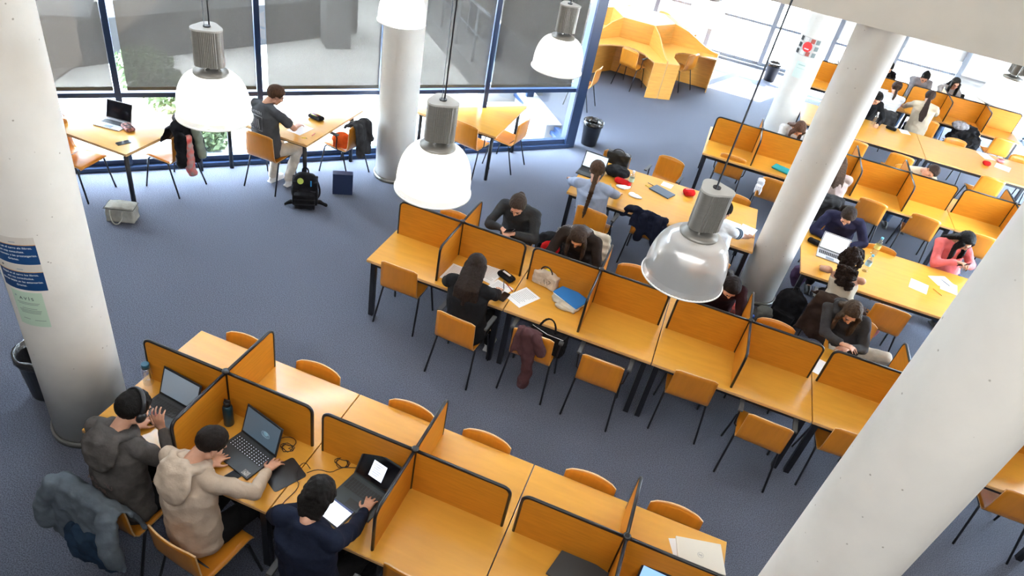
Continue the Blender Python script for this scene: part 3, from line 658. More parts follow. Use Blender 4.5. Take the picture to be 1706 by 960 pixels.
# bags
t=blob('cooler_bag','small pale grey shoulder bag on the carpet by the left window table','bag',(-2.54,2.93,0),24,[GRB],[('b',(-.15,.15,-.085,.085,.01,.20)),('e',(0,0,.19),(.155,.09,.035))],.009,.006,1)
m=MB(); m.tube([(-.15,.09,.03)]+[(-.156,-.09,.18),(.156,-.09,.18)][:0]+[(-.155,0,.17),(-.19,.02,.06),(-.16,.05,.01)],.009,BKP); m.obj('side_strap',t)
m=MB(); m.tube(bez((-.09,-.09,.17),(-.10,-.16,-.04),(.05,-.17,-.02),(.04,-.09,.16),10),.008,GRB,6); m.obj('carry_strap',t)
m=MB(); m.tube([(-.157,-.092,.185),(.157,-.092,.185),(.157,.092,.185),(-.157,.092,.185),(-.157,-.092,.185)],.004,OLV,6); m.obj('lid_seam',t)
t=blob('backpack','big black backpack with a round yellow-green patch on the carpet','backpack',(-1.10,4.42,0),30,[BKF],[('b',(-.15,.15,-.10,.08,.03,.36)),('e',(0,-.02,.36),(.15,.10,.10)),('b',(-.12,.12,-.19,-.08,.03,.22)),('e',(0,-.13,.20),(.12,.07,.06)),('c',(-.17,-.05,.04),(-.24,-.09,.03),.03,.02),('c',(.17,-.05,.06),(.26,-.10,.05),.03,.02)],.01,.008,2)
MB().lathe([(.038,0),(.038,.004)],mat('patch_green',(.45,.55,.10),.7),20).obj('round_patch',t,(-.05,-.11,.385),(R(65),0,0))
m=MB(); m.tube(bez((-.03,.03,.43),(-.05,.03,.53),(.05,.03,.53),(.04,.03,.43),8),.010,BKF,6); m.obj('top_handle',t)
for z in (.10,.17,.24): MB().box(-.13,.13,-.205 if z<.2 else -.12,-.195 if z<.2 else -.105,z-.008,z+.008,BKP).obj('webbing_strap',t)
MB().box(.07,.085,-.135,-.12,.33,.40,mat('blue_tag',(.02,.25,.55),.6)).obj('blue_tag',t)
for s in (-1,1): m=MB(); m.tube(bez((s*.08,.09,.36),(s*.16,.20,.25),(s*.2,.18,.05),(s*.15,.08,.05),8),.014,BKF,6); m.obj('shoulder_strap',t)
t=thing('storage_box','upright navy blue box beside the black backpack','box',(-.86,4.93,0),R(30)); MB().box(-.13,.13,-.05,.05,0,.30,mat('navy_board',(.014,.028,.085),.5),bev=.004).obj('body',t); MB().box(-.131,.131,-.051,.051,.296,.302,mat('navy_lid',(.012,.022,.07),.5)).obj('lid',t)
blob('orange_bag','orange-red bag sitting on the chair seat at the boy window table','bag',(-1.12,5.32,.455),20,[ORA],[('e',(0,0,.10),(.13,.10,.10)),('b',(-.10,.10,-.07,.07,.01,.12))],.01,.01,3)
t=blob('black_bag','black bag propped against the chair behind the braid girl table','bag',(2.38,6.93,.45),0,[mat('black_leather',(.018,.018,.018),.45,bump=.4,bscale=20)],[('b',(-.16,.16,-.06,.06,.02,.40)),('e',(0,0,.38),(.16,.07,.05))],.011,.010,5)
m=MB(); m.tube(bez((-.1,-.05,.40),(-.06,-.10,.52),(.06,-.10,.52),(.1,-.05,.40),8),.008,BKP,6); m.obj('handle',t)
blob('black_bag','soft black bag lying on the table right of the open laptop','bag',(2.46,6.42,T),15,[BKF],[('e',(0,0,.07),(.17,.12,.075)),('e',(.08,-.03,.07),(.10,.10,.06))],.01,.014,6)
t=blob('backpack','black, red and white backpack on the floor between two women','backpack',(2.05,4.95,0),20,[BKF],[('b',(-.16,.16,-.10,.10,.02,.34)),('e',(0,0,.35),(.16,.11,.10))],.011,.012,7)
MB().ell((0,-.10,.28),(.13,.06,.12),REDC).obj('red_flap',t); MB().ell((-.08,-.11,.12),(.05,.05,.06),WHC).obj('white_pocket',t)
blob('patterned_coat','mottled grey patterned coat on the backpack between two women','coat',(2.22,5.05,.30),10,[mat('speckled_coat',(.16,.14,.14),.9,var=.8,scale=40)],[('e',(0,0,.1),(.15,.10,.16)),('e',(.05,-.06,-.05),(.12,.08,.14))],.012,.015,8)
t=blob('backpack','large black backpack leaning at the tall column foot','backpack',(5.06,5.42,0),-20,[BKF],[('b',(-.17,.17,-.10,.10,.02,.36)),('e',(0,0,.36),(.17,.12,.13)),('b',(-.13,.13,-.19,-.08,.03,.22))],.011,.012,9)
m=MB(); m.tube(bez((-.04,0,.47),(-.05,0,.56),(.03,0,.56),(.03,0,.47),6),.008,BKP,6); m.obj('handle',t)
blob('grey_bag','small grey canvas bag on the floor left of the black backpack','bag',(4.78,5.18,0),20,[OLV],[('b',(-.09,.09,-.07,.07,.02,.22)),('e',(0,0,.22),(.10,.08,.06))],.01,.010,10)
blob('open_bag','open bag stuffed with red and white things by the tall column','bag',(4.42,4.95,0),10,[mat('mixed_stuffed_cloth',(.10,.09,.08),.9,var=.7,scale=18,col2=(.45,.06,.05))],[('b',(-.16,.16,-.12,.12,.02,.24)),('e',(-.05,0,.26),(.12,.1,.06))],.011,.014,11)
blob('purple_bag','dark purple bag under the table at the right side of the tall column','bag',(5.12,6.0,.28),0,[cloth('purple_cloth',(.07,.04,.09))],[('e',(0,0,.10),(.10,.12,.16))],.012,.012,12)
blob('black_bag','black bag with a red-pink item on the floor below the water bottle table','bag',(5.98,5.62,0),20,[BKF],[('e',(0,0,.18),(.16,.12,.17))],.012,.012,13)
blob('pink_bag','small red-pink patterned pouch beside the black bag below the table','pouch',(6.06,5.42,.20),20,[PINK],[('e',(0,0,.10),(.06,.05,.10))],.010,.008,14)
t=thing('tote_bag','cream canvas bag with scribbled writing leaning in the second middle carrel','bag',(2.36,3.45,T),R(-14))
link('bag_body',remesh(MB().box(-.135,.135,-.045,.045,.005,.15,BEI).ell((0,0,.15),(.12,.05,.045),BEI).ell((0,0,.07),(.15,.055,.075),BEI),.008,'bag_body',[cloth('pale_canvas',(.62,.52,.42))],2,.006,12,15),t)
m=MB(); m.tube(bez((-.07,-.02,.16),(-.06,-.03,.27),(.06,-.03,.27),(.07,-.02,.16),8),.007,BKP,6); m.obj('handle',t); MB().ell((0,.01,.18),(.045,.03,.035),mat('yellow_ball',(.75,.62,.02),.5)).obj('yellow_item',t)
m=MB(); 
for pts in ([(0,-.051,.10),(.02,-.053,.05),(.035,-.053,.09),(.05,-.052,.05)],[(.055,-.052,.11),(.08,-.052,.10),(.06,-.053,.07)],[(-.03,-.053,.045),(-.02,-.053,.04)]): m.tube(pts,.0025,BKP,5)
m.obj('scribble',t)
t=thing('tote_bag','black tote bag standing on the chair seat with its long handle up','bag',(2.62,2.86,.455),R(-12))
link('bag_body',remesh(MB().box(-.18,.18,-.05,.05,.0,.24,BKF),.010,'bag_body',[BKF],2,.010,9,16),t)
m=MB(); m.tube(bez((-.11,-.04,.22),(-.06,-.06,.46),(.08,-.06,.46),(.07,-.04,.22),10),.011,BKF,6,sq=.5); m.obj('handle',t); m=MB(); m.tube([(-.17,-.055,.235),(0,-.06,.215),(.17,-.055,.235)],.003,WHC,5); m.obj('zip_trim',t)
# ------------------------------------------------------------ things on the tables
KEY=mat('key_black',(.02,.02,.022),.5); SILV=mat('silver_shell',(.52,.53,.55),.35,metal=.5); DARKS=mat('dark_grey_shell',(.045,.05,.055),.4,metal=.3)
def screenmat(name,col,e): return mat(name,col,.3,emit=e)
SCW=screenmat('screen_white_page',(.80,.86,1),.95); SCO=mat('screen_off',(.006,.006,.008),.12); SCB=screenmat('screen_blue_page',(.25,.45,.85),.8); SCG=screenmat('screen_grey_reflection',(.30,.38,.47),.12); SCD=screenmat('screen_dark_wallpaper',(.055,.085,.115),.6)
def laptop(label,x,y,a,shell,scr,w=.33,d=.225,ang=105,keys=KEY,extra=None,group=None):
    t=thing('laptop',label,'laptop',(x,y,T),R(a),group)
    b=MB().box(-w/2,w/2,-d/2,d/2,0,.015,shell,bev=.004).obj('base',t)
    m=MB(); kw=(w-.04)/13
    for r in range(5):
        for c in range(13): m.box(-w/2+.02+c*kw+.002,-w/2+.02+(c+1)*kw-.002,d/2-.035-r*.019-.016,d/2-.035-r*.019,.0152,.017,keys)
    m.obj('keyboard',b); MB().box(-.05,.05,-d/2+.012,-d/2+.07,.0150,.0157,DARKS if shell is not SILV else GREYF).obj('trackpad',b)
    A=R(ang-90); l=MB().box(-w/2,w/2,0,.007,0,d-.005,shell,bev=.003).obj('lid',t,(0,d/2-.004,.014),(-A,0,0))
    s=MB().box(-w/2+.008,w/2-.008,-.0015,0,.012,d-.014,BKP); s.obj('bezel',l); MB().box(-w/2+.014,w/2-.014,-.0025,-.0015,.022,d-.020,scr).obj('display',l)
    if extra: extra(l,w,d)
    return t
def planet(l,w,d):
    b=[c for c in l.parent.children if c.name.startswith('base')][0]; m=MB(); kw=(w-.04)/13; g=mat('key_legend',(.75,.78,.9),.5,emit=.5)
    for r in range(5):
        for c in range(13): x=-w/2+.02+(c+.5)*kw; y=d/2-.035-r*.019-.008; m.box(x-.0028,x+.0028,y-.0028,y+.0028,.0171,.0173,g)
    m.obj('key_legends',b); MB().box(w/2-.075,w/2-.02,-d/2+.012,-d/2+.05,.0151,.0156,mat('sticker_grey',(.30,.28,.26),.5,var=.6,scale=90)).obj('sticker',b)
    m=MB(); c=V((.045,-.003,.115))
    for r,g in ((.040,.0015),(.030,.0015)): m.tube([c+V((r*cos(a),0,r*.55*sin(a))) for a in [k*pi/10 for k in range(21)]],g,mat('wallpaper_line',(.18,.27,.33),.4,emit=.4),4)
    m.ell(c+V((0,0,.006)),(.022,.001,.017),mat('wallpaper_planet',(.13,.24,.31),.4,emit=.5)); m.obj('wallpaper_planet',l)
def windowp(l,w,d):
    m=MB(); m.box(-.06,.055,-.0032,-.0026,.055,.175,mat('page_white',(.72,.78,.92),.4,emit=.85)); 
    m.obj('open_page',l); m=MB()
    for k in range(6): m.box(-.045,.03-(k%3)*.01,-.0036,-.0033,.155-k*.016,.158-k*.016,mat('page_text',(.3,.33,.4),.5))
    m.obj('page_text',l)
laptop('open black laptop with blank grey screen, leftmost in the nearest row',.38,.36,-6,DARKS,SCG,.36,.24,110,KEY)
laptop('black laptop with lit keys and ringed planet wallpaper in nearest row',1.09,.31,-14,DARKS,SCD,.36,.25,108,KEY,planet)
laptop('dark grey laptop with a white page open, nearest row',1.98,.37,-12,mat('slate_shell',(.055,.075,.085),.4,metal=.2),SCO,.34,.24,120,mat('key_slate',(.03,.035,.04),.5),windowp)
laptop('laptop with bright blue page cut off by the bottom edge',4.05,.38,-3,DARKS,SCB,.34,.24,115,KEY)
laptop('open laptop in front of the girl with the braid',2.14,6.22,-4,DARKS,mat('pale_screen',(.60,.70,.78),.3,emit=.7),.34,.235,110)
laptop('open laptop with white page before the curly-haired woman',5.36,6.05,-6,SILV,SCW,.33,.23,118)
laptop('open silver laptop with black screen on the left window table',-3.18,3.60,8,SILV,SCO,.33,.23,108,KEY)
laptop('open laptop with pale blue page before the striped shirt student',6.55,13.55,0,SILV,SCW,.33,.23,112)
def closed(label,x,y,a,m,w=.33,d=.235,h=.017,z=T,logo=False):
    t=thing('closed_laptop',label,'laptop',(x,y,z),R(a)); MB().box(-w/2,w/2,-d/2,d/2,0,h*.5,m,bev=.003).obj('base',t); l=MB().box(-w/2,w/2,-d/2,d/2,h*.52,h,m,bev=.003).obj('lid',t)
    if logo:
        MB().tube([(.021*cos(k*pi/12),.021*sin(k*pi/12),h+.0004) for k in range(25)],.0009,GREYF,4).obj('round_emblem',l)
        me=textmesh('hp',.026); me.materials.append(GREYF); link('emblem_letters',me,l,(0,-.007,h+.0002),(0,0,0))
    return t
closed('closed champagne laptop with round emblem on the nearest-row back corner',4.30,1.00,14,mat('champagne_shell',(.70,.66,.58),.35,metal=.3),.33,.24,logo=True)
closed('closed slate-blue laptop on the table with red cases',3.13,6.36,-24,mat('slate_blue_shell',(.085,.115,.16),.35,metal=.3),.31,.19)
o=closed('dark grey laptop sleeve near the bottom edge of the nearest row',3.54,.48,-14,mat('grey_felt',(.060,.064,.066),.9),.36,.27,.02)
blob('dark_gloves','small black cloth lying on the dark grey sleeve','cloth',(3.58,.42,.762),20,[BKF],[('e',(0,0,.015),(.05,.03,.015)),('c',(.03,0,.015),(.07,-.03,.01),.012,.01)],.007,.006,3)
t=thing('tablet','black tablet with white notes and a pencil before the student in navy','tablet',(1.87,.20,T),R(-14)); MB().box(-.125,.125,-.09,.09,0,.010,BKP,bev=.003).obj('body',t); d=MB().box(-.112,.112,-.078,.078,.010,.011,SCW).obj('display',t)
MB().box(-.112,.112,.055,.078,.0111,.0116,mat('toolbar_blue',(.12,.16,.35),.4)).obj('toolbar',d); MB().box(-.112,.112,-.035,-.033,.0111,.0114,mat('rule_grey',(.25,.27,.32),.4)).obj('page_rule',d)
t=thing('stylus','white stylus lying along the lower edge of the tablet','pen',(1.86,.095,T),R(-14)); MB().tube([(-.08,0,.005),(.06,0,.005)],.0045,PAPER,8).obj('barrel',t); MB().tube([(.06,0,.005),(.078,0,.004)],[.0045,.001],PAPER,8).obj('tip',t)
t=thing('drawing_mat','black rounded mouse mat under the right hand of the student in beige','mouse mat',(1.42,.30,T),R(-28)); MB().prism(rrect(-.10,.10,-.12,.12,.02),0,.003,BKP).obj('pad',t)
t=thing('computer_mouse','dark mouse under the hand of the student in beige','mouse',(1.325,.305,T+.003),R(-20)); MB().ell((0,0,.012),(.03,.052,.018),BKP).obj('shell',t); MB().box(-.003,.003,.02,.035,.026,.031,PADM).obj('wheel',t)
def phone(label,x,y,a,z=T,scr=SCO,tilt=None):
    t=thing('phone',label,'phone',(x,y,z),tilt or R(a)); MB().prism(rrect(-.037,.037,-.077,.077,.012),0,.008,BKP).obj('body',t); MB().prism(rrect(-.034,.034,-.073,.073,.010),.008,.0085,scr).obj('display',t); return t
phone('black phone lying left of the beige hoodie student arm',1.13,.13,-22)
phone('black phone between the printed sheets of the middle row',2.06,3.03,-8)
phone('black phone at the corner of the left window table',-2.77,3.33,-20)
def bottle(label,x,y,h,r,body,capm,z=T,tag_=None,group=None,label_m=None):
    t=thing('water_bottle',label,'bottle',(x,y,z),0,group)
    MB().lathe([(r*.9,0),(r,.01),(r,h*.25),(r*.94,h*.3),(r,h*.35),(r,h*.62),(r*.85,h*.74),(r*.42,h*.86),(r*.40,h*.92)],body,24).obj('body',t)
    MB().lathe([(r*.46,h*.90),(r*.46,h)],capm,20).obj('cap',t)
    if label_m: MB().lathe([(r*1.01,h*.36),(r*1.01,h*.58)],label_m,24,cap=False).obj('label_band',t)
BLUEC=mat('blue_cap',(.02,.10,.45),.4)
t=thing('water_bottle','clear bottle with dark teal lid behind the headphone wearer','bottle',(.07,.55,T)); MB().lathe([(.034,0),(.037,.01),(.037,.13),(.033,.155),(.026,.165)],CLEAR,24).obj('body',t); MB().lathe([(.029,.163),(.029,.20),(.026,.204)],mat('teal_lid',(.01,.10,.17),.4),24).obj('lid',t)
t=thing('thermos_flask','dark teal metal flask beside the planet wallpaper laptop','flask',(.82,.50,T)); MB().lathe([(.034,0),(.036,.006),(.036,.17),(.030,.19),(.022,.196)],mat('dark_teal_metal',(.012,.045,.065),.35,metal=.4),24).obj('body',t); MB().lathe([(.024,.195),(.025,.23),(.02,.234)],BKP,20).obj('cap',t); MB().tube([(-.02,0,.225),(-.018,0,.25),(.018,0,.25),(.02,0,.225)],.004,BKP,6).obj('carry_loop',t)
bottle('clear water bottle with blue cap in the long-haired woman carrel',2.03,3.49,.25,.034,CLEAR,BLUEC,label_m=mat('pale_label',(.6,.65,.72),.6))
bottle('clear water bottle in the middle of the table with red cases',2.70,6.22,.24,.036,CLEAR,PAPER,label_m=mat('green_label',(.45,.60,.45),.6))
bottle('tall water bottle with pale blue cap at the back of its table',5.93,6.50,.26,.038,CLEAR,mat('sky_cap',(.15,.50,.75),.4),label_m=mat('yellow_label',(.75,.72,.25),.6))
bottle('water bottle beside the curly hair of the woman in cream top',5.78,5.98,.24,.036,CLEAR,mat('sky_cap',(.15,.50,.75),.4),label_m=mat('sky_label',(.35,.65,.85),.6))
bottle('water bottle before the student in black at the long back table',6.35,11.92,.24,.036,CLEAR,PAPER)
bottle('large water bottle on the floor behind the last middle-row partition',4.62,4.85,.32,.045,CLEAR,BLUEC,0)
bottle('small bottle in the back carrel beside the tall column',5.62,8.85,.2,.032,CLEAR,PAPER)
bottle('dark blue bottle inside the opening of the cream canvas bag',2.25,3.52,.22,.03,mat('dark_blue_bottle',(.01,.02,.10),.3),BLUEC)
TXT=mat('grey_print',(.30,.30,.31),.8)
def sheet(label,x,y,a,w=.21,h=.297,lines=True,z=T,n=11,m=PAPER,group=None,bars=TXT):
    t=thing('paper_sheet',label,'paper',(x,y,z+.0005),R(a),group); MB().box(-w/2,w/2,-h/2,h/2,0,.0012,m).obj('sheet',t)
    if lines:
        mb=MB(); rg=random.Random(int(x*100))
        for k in range(n): mb.box(-w*.4,w*(.4-.35*rg.random()**2),h*.38-k*h*.07,h*.395-k*h*.07,.0013,.0016,bars)
        mb.obj('print',t)
    return t
sheet('printed sheet left of the long-haired woman in black',1.50,3.12,-4); sheet('printed sheet behind the head of the long-haired woman',1.80,3.32,-12)
sheet('printed sheet under the right elbow of the long-haired woman',1.96,3.10,-18); sheet('printed sheet lying across the first middle-row seam',2.23,3.13,-28)
sheet('pale sheet sticking out left under the champagne laptop',4.17,.98,24,.14,.2,False); sheet('small note behind the slate-blue laptop',3.16,6.62,-8,.15,.14,False)
sheet('open notebook page with blue notes at the tall column table end',4.10,6.02,-6,.22,.30,True,bars=mat('pale_pencil',(.55,.58,.65),.8)); sheet('open notebook page with green mark nearest the tall column',4.31,6.04,-14,.20,.28,True,bars=mat('pale_pencil',(.55,.58,.65),.8))
sheet('blank sheet alone on the water bottle table',6.44,6.03,-14,.21,.25,False); sheet('crumpled note sheets before the woman in coral sweater',6.76,6.36,30,.26,.2,True,n=5,bars=mat('pale_pencil',(.55,.58,.65),.8))
sheet('second note sheet beside the pen of the woman in coral',6.83,6.25,-10,.2,.26,False,z=T+.002); sheet('note the woman in navy top writes on',5.40,6.40,-30,.12,.17,False)
sheet('notebook page under the boy hand at the window table',-1.48,4.90,-6,.21,.28,False); sheet('white notes at the right of the long back table',8.62,11.55,-20,.25,.3,False); sheet('pile of pale notes at the far side of long back table',8.40,11.93,20,.22,.3,False)
sheet('sheet before the woman in charcoal hoodie in the partition gap',5.22,3.68,-15,.2,.26,False); sheet('loose sheet on the long back table behind the black pencil case',6.95,12.0,10,.18,.22,False)
def pen(label,x,y,a,m,z=T,l=.14): 
    t=thing('pen',label,'pen',(x,y,z+.006),R(a)); MB().tube([(-l/2,0,0),(l/2-.015,0,0)],.0045,m,8).obj('barrel',t); MB().tube([(l/2-.015,0,0),(l/2,0,-.003)],[.004,.001],BKP,8).obj('tip',t)
DPEN=mat('dark_pen',(.02,.02,.05),.4); RPEN=mat('red_pen',(.5,.03,.02),.4); YEL=mat('highlighter_yellow',(.80,.72,.03),.5)
pen('dark pen beside the printed sheets, upper of two in the middle row',1.99,3.22,110,DPEN); pen('red-brown pen beside the printed sheets, lower of two',2.06,3.20,-40,RPEN)
pen('dark pen on the note sheets of the woman in coral',6.80,6.32,-50,DPEN,T+.006); pen('orange pen at the edge of the water bottle table',6.66,6.02,-52,mat('orange_pen',(.6,.25,.02),.5)); pen('yellow highlighter right of the white bottle',2.95,6.38,-20,YEL); pen('black marker above the yellow highlighter',2.97,6.47,-25,DPEN)
pen('red marker on the boy window table',-1.72,5.02,-12,RPEN); pen('yellow highlighter near the edge of the boy window table',-1.30,4.72,30,YEL,l=.07); pen('pink marker near the edge of the boy window table',-1.27,4.88,95,mat('pink_pen',(.8,.25,.35),.5),l=.09)
pen('orange marker in the scatter before the braid girl',2.55,6.0,-60,mat('orange_pen',(.6,.25,.02),.5)); pen('blue marker in the scatter before the braid girl',2.48,6.05,-70,mat('cyan_pen',(.05,.4,.6),.5)); pen('red marker in the scatter before the braid girl',2.60,5.93,-40,RPEN); pen('yellow marker in the scatter before the braid girl',2.57,5.9,-75,YEL)
def case(label,x,y,a,m,l=.20,w=.07,h=.06,extra=None,seed=1,z=T,zipm=BKP):
    t=blob('pencil_case',label,'pencil case',(x,y,z),a,[m],[('c',(-l/2+h*.5,0,h/2),(l/2-h*.5,0,h/2),h/2,h/2),('c',(-l/2+h*.5,w*.25,h/2),(l/2-h*.5,w*.25,h/2),h*.45,h*.45),('c',(-l/2+h*.5,-w*.25,h/2),(l/2-h*.5,-w*.25,h/2),h*.45,h*.45)],.007,.004,seed)
    MB().tube([(-l/2+.02,0,h+.001),(0,0,h+.003),(l/2-.02,0,h+.001)],.0025,zipm,5).obj('zip',t)
    if extra: extra(t)
    return t
case('black open pencil case beside the blue-capped bottle',1.97,3.34,-25,BKF,.20,.11,.055,lambda t:MB().box(-.05,.05,-.012,.012,.056,.064,PAPER,bev=.003).obj('ruler',t)); 
case('red pencil case beside the black bag on the table',2.60,6.22,-12,REDC,.24,.09,.075,zipm=mat('dark_red_zip',(.2,.01,.01),.6)); case('red pencil case right of the slate-blue laptop',3.47,6.52,30,REDC,.17,.10,.09,seed=4,zipm=PAPER)
case('black pencil case at the left end of the water bottle table',5.17,6.27,-20,BKF,.2,.08,.06,seed=3)
case('multicoloured open pencil case beside the silver laptop',-2.97,3.62,-25,mat('mixed_case',(.05,.05,.07),.8,var=.9,scale=25,col2=(.45,.18,.15)),.19,.11,.055,seed=5)
def pens(t):
    for k in range(5): MB().tube([(-.06,-.03+k*.014,.058),(.05,-.03+k*.014,.06)],.004,[YEL,BLUEC,RPEN,DPEN,YEL][k],6).obj('pen',t)
case('dark pencil case with green highlighters on the boy window table',-1.50,5.30,-10,BKF,.22,.12,.055,pens,6)
case('black case with pen on the long back table',6.68,11.90,-20,BKF,.2,.1,.06,seed=7); case('red case in the sunlight on the long back table',8.30,11.42,15,REDC,.13,.1,.07,seed=8)
case('pink pouch in the sunlight on the long back table',8.62,11.80,15,PINK,.13,.1,.06,seed=9)
t=thing('blue_folder','blue folder lying on a white cloth bag in the second middle carrel','folder',(2.67,3.35,T+.045),(0,R(4),R(-24))); MB().box(-.155,.155,-.11,.11,0,.012,mat('blue_card',(.025,.21,.60),.45),bev=.002).obj('cover',t); MB().box(-.150,.158,-.113,.105,-.012,-.001,PAPER).obj('papers',t)
blob('cloth_bag','crumpled cream cloth bag under the blue folder','bag',(2.62,3.27,T),-20,[BEI],[('e',(.02,0,.018),(.17,.09,.02)),('c',(-.13,.05,.015),(.05,-.10,.015),.018,.02),('e',(.02,-.10,.02),(.06,.03,.02)),('c',(.04,-.1,.02),(.16,-.06,.015),.018,.015)],.008,.010,9)
blob('tissues','crumpled white tissue left of the bottle on the red case table','tissue',(2.62,6.12,T),0,[PAPER],[('e',(0,0,.015),(.09,.05,.015)),('e',(.05,.04,.02),(.05,.05,.02))],.007,.010,4)
blob('tissues','crumpled white tissue at the edge near the navy jacket','tissue',(2.83,5.98,T),0,[PAPER],[('e',(0,0,.015),(.09,.04,.015)),('e',(-.05,.02,.015),(.05,.04,.018))],.007,.010,5)
blob('teal_case','teal padded case in the back right carrel beside the tall column','case',(4.72,8.36,T),-20,[mat('teal_cloth',(.01,.28,.30),.8)],[('b',(-.16,.16,-.1,.1,.004,.024))],.008,.003,6)
t=thing('drink_can','small violet cup with white lid before the ponytailed student','cup',(6.98,13.48,T)); MB().lathe([(.03,0),(.038,.10)],mat('violet_cup',(.35,.25,.55),.6),20).obj('body',t); MB().lathe([(.04,.10),(.04,.11),(.03,.118)],PAPER,20).obj('lid',t)
# cables on the nearest row
def cable(label,pts,): tag(MB().tube(pts,.0028,BKP,6).obj('power_cord'),label,'cable')
def coil(cx,cy,r,n,z,seed=0,e=.7): rg=random.Random(seed); return [(cx+(r+.012*sin(k*.9))*cos(k*.52),cy+(r*e+.01*sin(k*1.3))*sin(k*.52),z+.003*(k%3)) for k in range(n)]
cable('black charging cable looped beside the planet wallpaper laptop',bez((1.20,.50,.75),(1.25,.62,.78),(1.40,.60,.75),(1.32,.50,.745),8)+coil(1.31,.50,.045,34,.745,1))
cable('black charging cable coiled behind the dark grey laptop',bez((1.55,.38,.744),(1.62,.50,.745),(1.68,.40,.745),(1.72,.50,.745),8)+coil(1.72,.56,.05,36,.745,2)+[(1.85,.58,.748)])
cable('black cable curling from the seam past the head in navy',bez((1.55,.42,.744),(1.42,.52,.744),(1.48,.30,.744),(1.55,.28,.744),8)+bez((1.55,.28,.744),(1.6,.2,.744),(1.5,.10,.744),(1.58,.04,.744),8))
cable('black cable trailing over the pale closed laptop',bez((4.12,.78,.75),(4.22,.93,.764),(4.28,.80,.764),(4.40,.78,.762),10))
# ------------------------------------------------------------ notices on the columns
def wrap(me,c,r,ang,z,w0=0):
    "bend a flat mesh (x across, y up) round a vertical cylinder at c"
    for v in me.vertices:
        a=ang+v.co.x/r; rr=r+v.co.z; v.co=V((rr*cos(a),rr*sin(a),z+v.co.y))
    return me
def strip(w,h,th,m,n=16,y0=0,x0=0,z0=0):
    b=MB(); 
    for k in range(n): b.box(x0-w/2+k*w/n,x0-w/2+(k+1)*w/n+.00001,y0-h/2,y0+h/2,z0,z0+th,m)
    return b
def poster(label,c,r,ang,z,w,h,layers,texts):
    t=thing('notice',label,'notice',(c[0],c[1],0))
    for name,(wx,hy,x0,y0,m,lv) in layers.items(): link(name.split('#')[0],wrap(strip(wx,hy,.0006,m,16,y0,x0,.001+lv*.0007).mesh(name),c,r,ang,z),t)
    for s,size,x0,y0,m,lv in texts:
        me=textmesh(s,size); me.materials.append(m)
        for v in me.vertices: v.co.x+=x0; v.co.y+=y0; v.co.z+=.0015+lv*.0007
        link('lettering',wrap(me,c,r,ang,z),t)
    return t
cL=(-.58,.52); NBL=mat('notice_blue',(.005,.05,.17),.5); WTX=mat('notice_white',(.75,.78,.80),.6); NCR=mat('notice_cream',(.62,.58,.52),.6); ORL=mat('notice_orange',(.6,.28,.05),.6); GRN=mat('notice_green',(.52,.68,.53),.7); BTX=mat('notice_black',(.03,.04,.06),.6)
def bluesign(label,z,lines,ang=-76):
    poster(label,cL,.277,R(ang),z,.297,.21,{'card':(.297,.21,0,0,NCR,0),'blue_field':(.297,.150,0,-.03,NBL,1),'orange_rule':(.297,.004,0,.047,ORL,1),'dark_mark':(.015,.012,-.10,.078,BTX,1),'faint_crest':(.04,.008,.02,.068,mat('crest_grey',(.35,.38,.42),.6),1)},[(s,.021,0,.018-k*.030,WTX,2) for k,s in enumerate(lines)])
bluesign('upper blue and white notice on the left column',1.915,['Deixeu en el carro els llibres,','un cop consultats.','No els torneu a les prestatgeries.','Gràcies.'])
bluesign('lower blue and white notice on the left column',1.70,['Dejad en el carro los libros,','una vez consultados.','No los dejéis en las estanterías.','Gracias.'])
g={'sheet':(.21,.30,0,0,GRN,0),'small_mark':(.014,.014,-.075,.105,mat('mark_grey',(.3,.42,.4),.6),1)}
for k,(y0,w0) in enumerate([(.055,.15),(.043,.13),(.005,.10),(-.010,.15),(-.022,.14),(-.034,.13),(-.09,.05),(-.10,.0)]):
    if w0: g['print_line#%d'%k]=(w0,.004,0 if k<6 else -.04,y0,mat('print_grey',(.22,.28,.25),.6),1)
g['print_line#9']=(.07,.004,.05,-.095,mat('print_grey',(.22,.28,.25),.6),1)
poster('pale green notice headed AVÍS on the left column',cL,.277,R(-76),1.425,.21,.30,g,[('A V Í S',.034,0,.082,BTX,2)])
cF=(4.69,11.3); g={'board':(.36,.32,0,0,mat('poster_grey',(.55,.53,.50),.6),0)}
rg=random.Random(3)
for k in range(12):
    x0=-.15+.1*(k%4); y0=-.11+.11*(k//4); g['photo_tile#%d'%k]=(.07,.075,x0+rg.uniform(-.01,.01),y0,mat('tile_%d'%(k%4),[(.03,.03,.03),(.75,.73,.70),(.35,.08,.06),(.18,.22,.22)][k%4],.6),1)
t=poster('white collage poster with a red disc on the back column',cF,.262,R(-112),1.95,.36,.32,g,[])
b=MB(); b.lathe([(.085,.0024),(.085,.0034),(.07,.0034),(.055,.0034),(.04,.0034),(.025,.0034),(.01,.0034),(.001,.0034)],mat('poster_red',(.75,.03,.03),.5),32,cap=False); link('red_disc',wrap(b.mesh('red_disc'),cF,.262,R(-112),1.95),t)
me=strip(.08,.018,.0006,WTX,6,-.035,0,.0036).mesh('white_bar'); link('white_bar',wrap(me,cF,.262,R(-112),1.95),t)
poster('faint pale green sheet under the red poster on the back column',cF,.262,R(-104),1.55,.2,.28,{'sheet':(.2,.28,0,0,mat('very_pale_green',(.70,.80,.74),.7),0),'print_line':(.12,.02,0,.09,mat('pale_print',(.45,.6,.55),.6),1),'print_line#2':(.14,.006,0,.03,mat('pale_print',(.45,.6,.55),.6),1)},[])
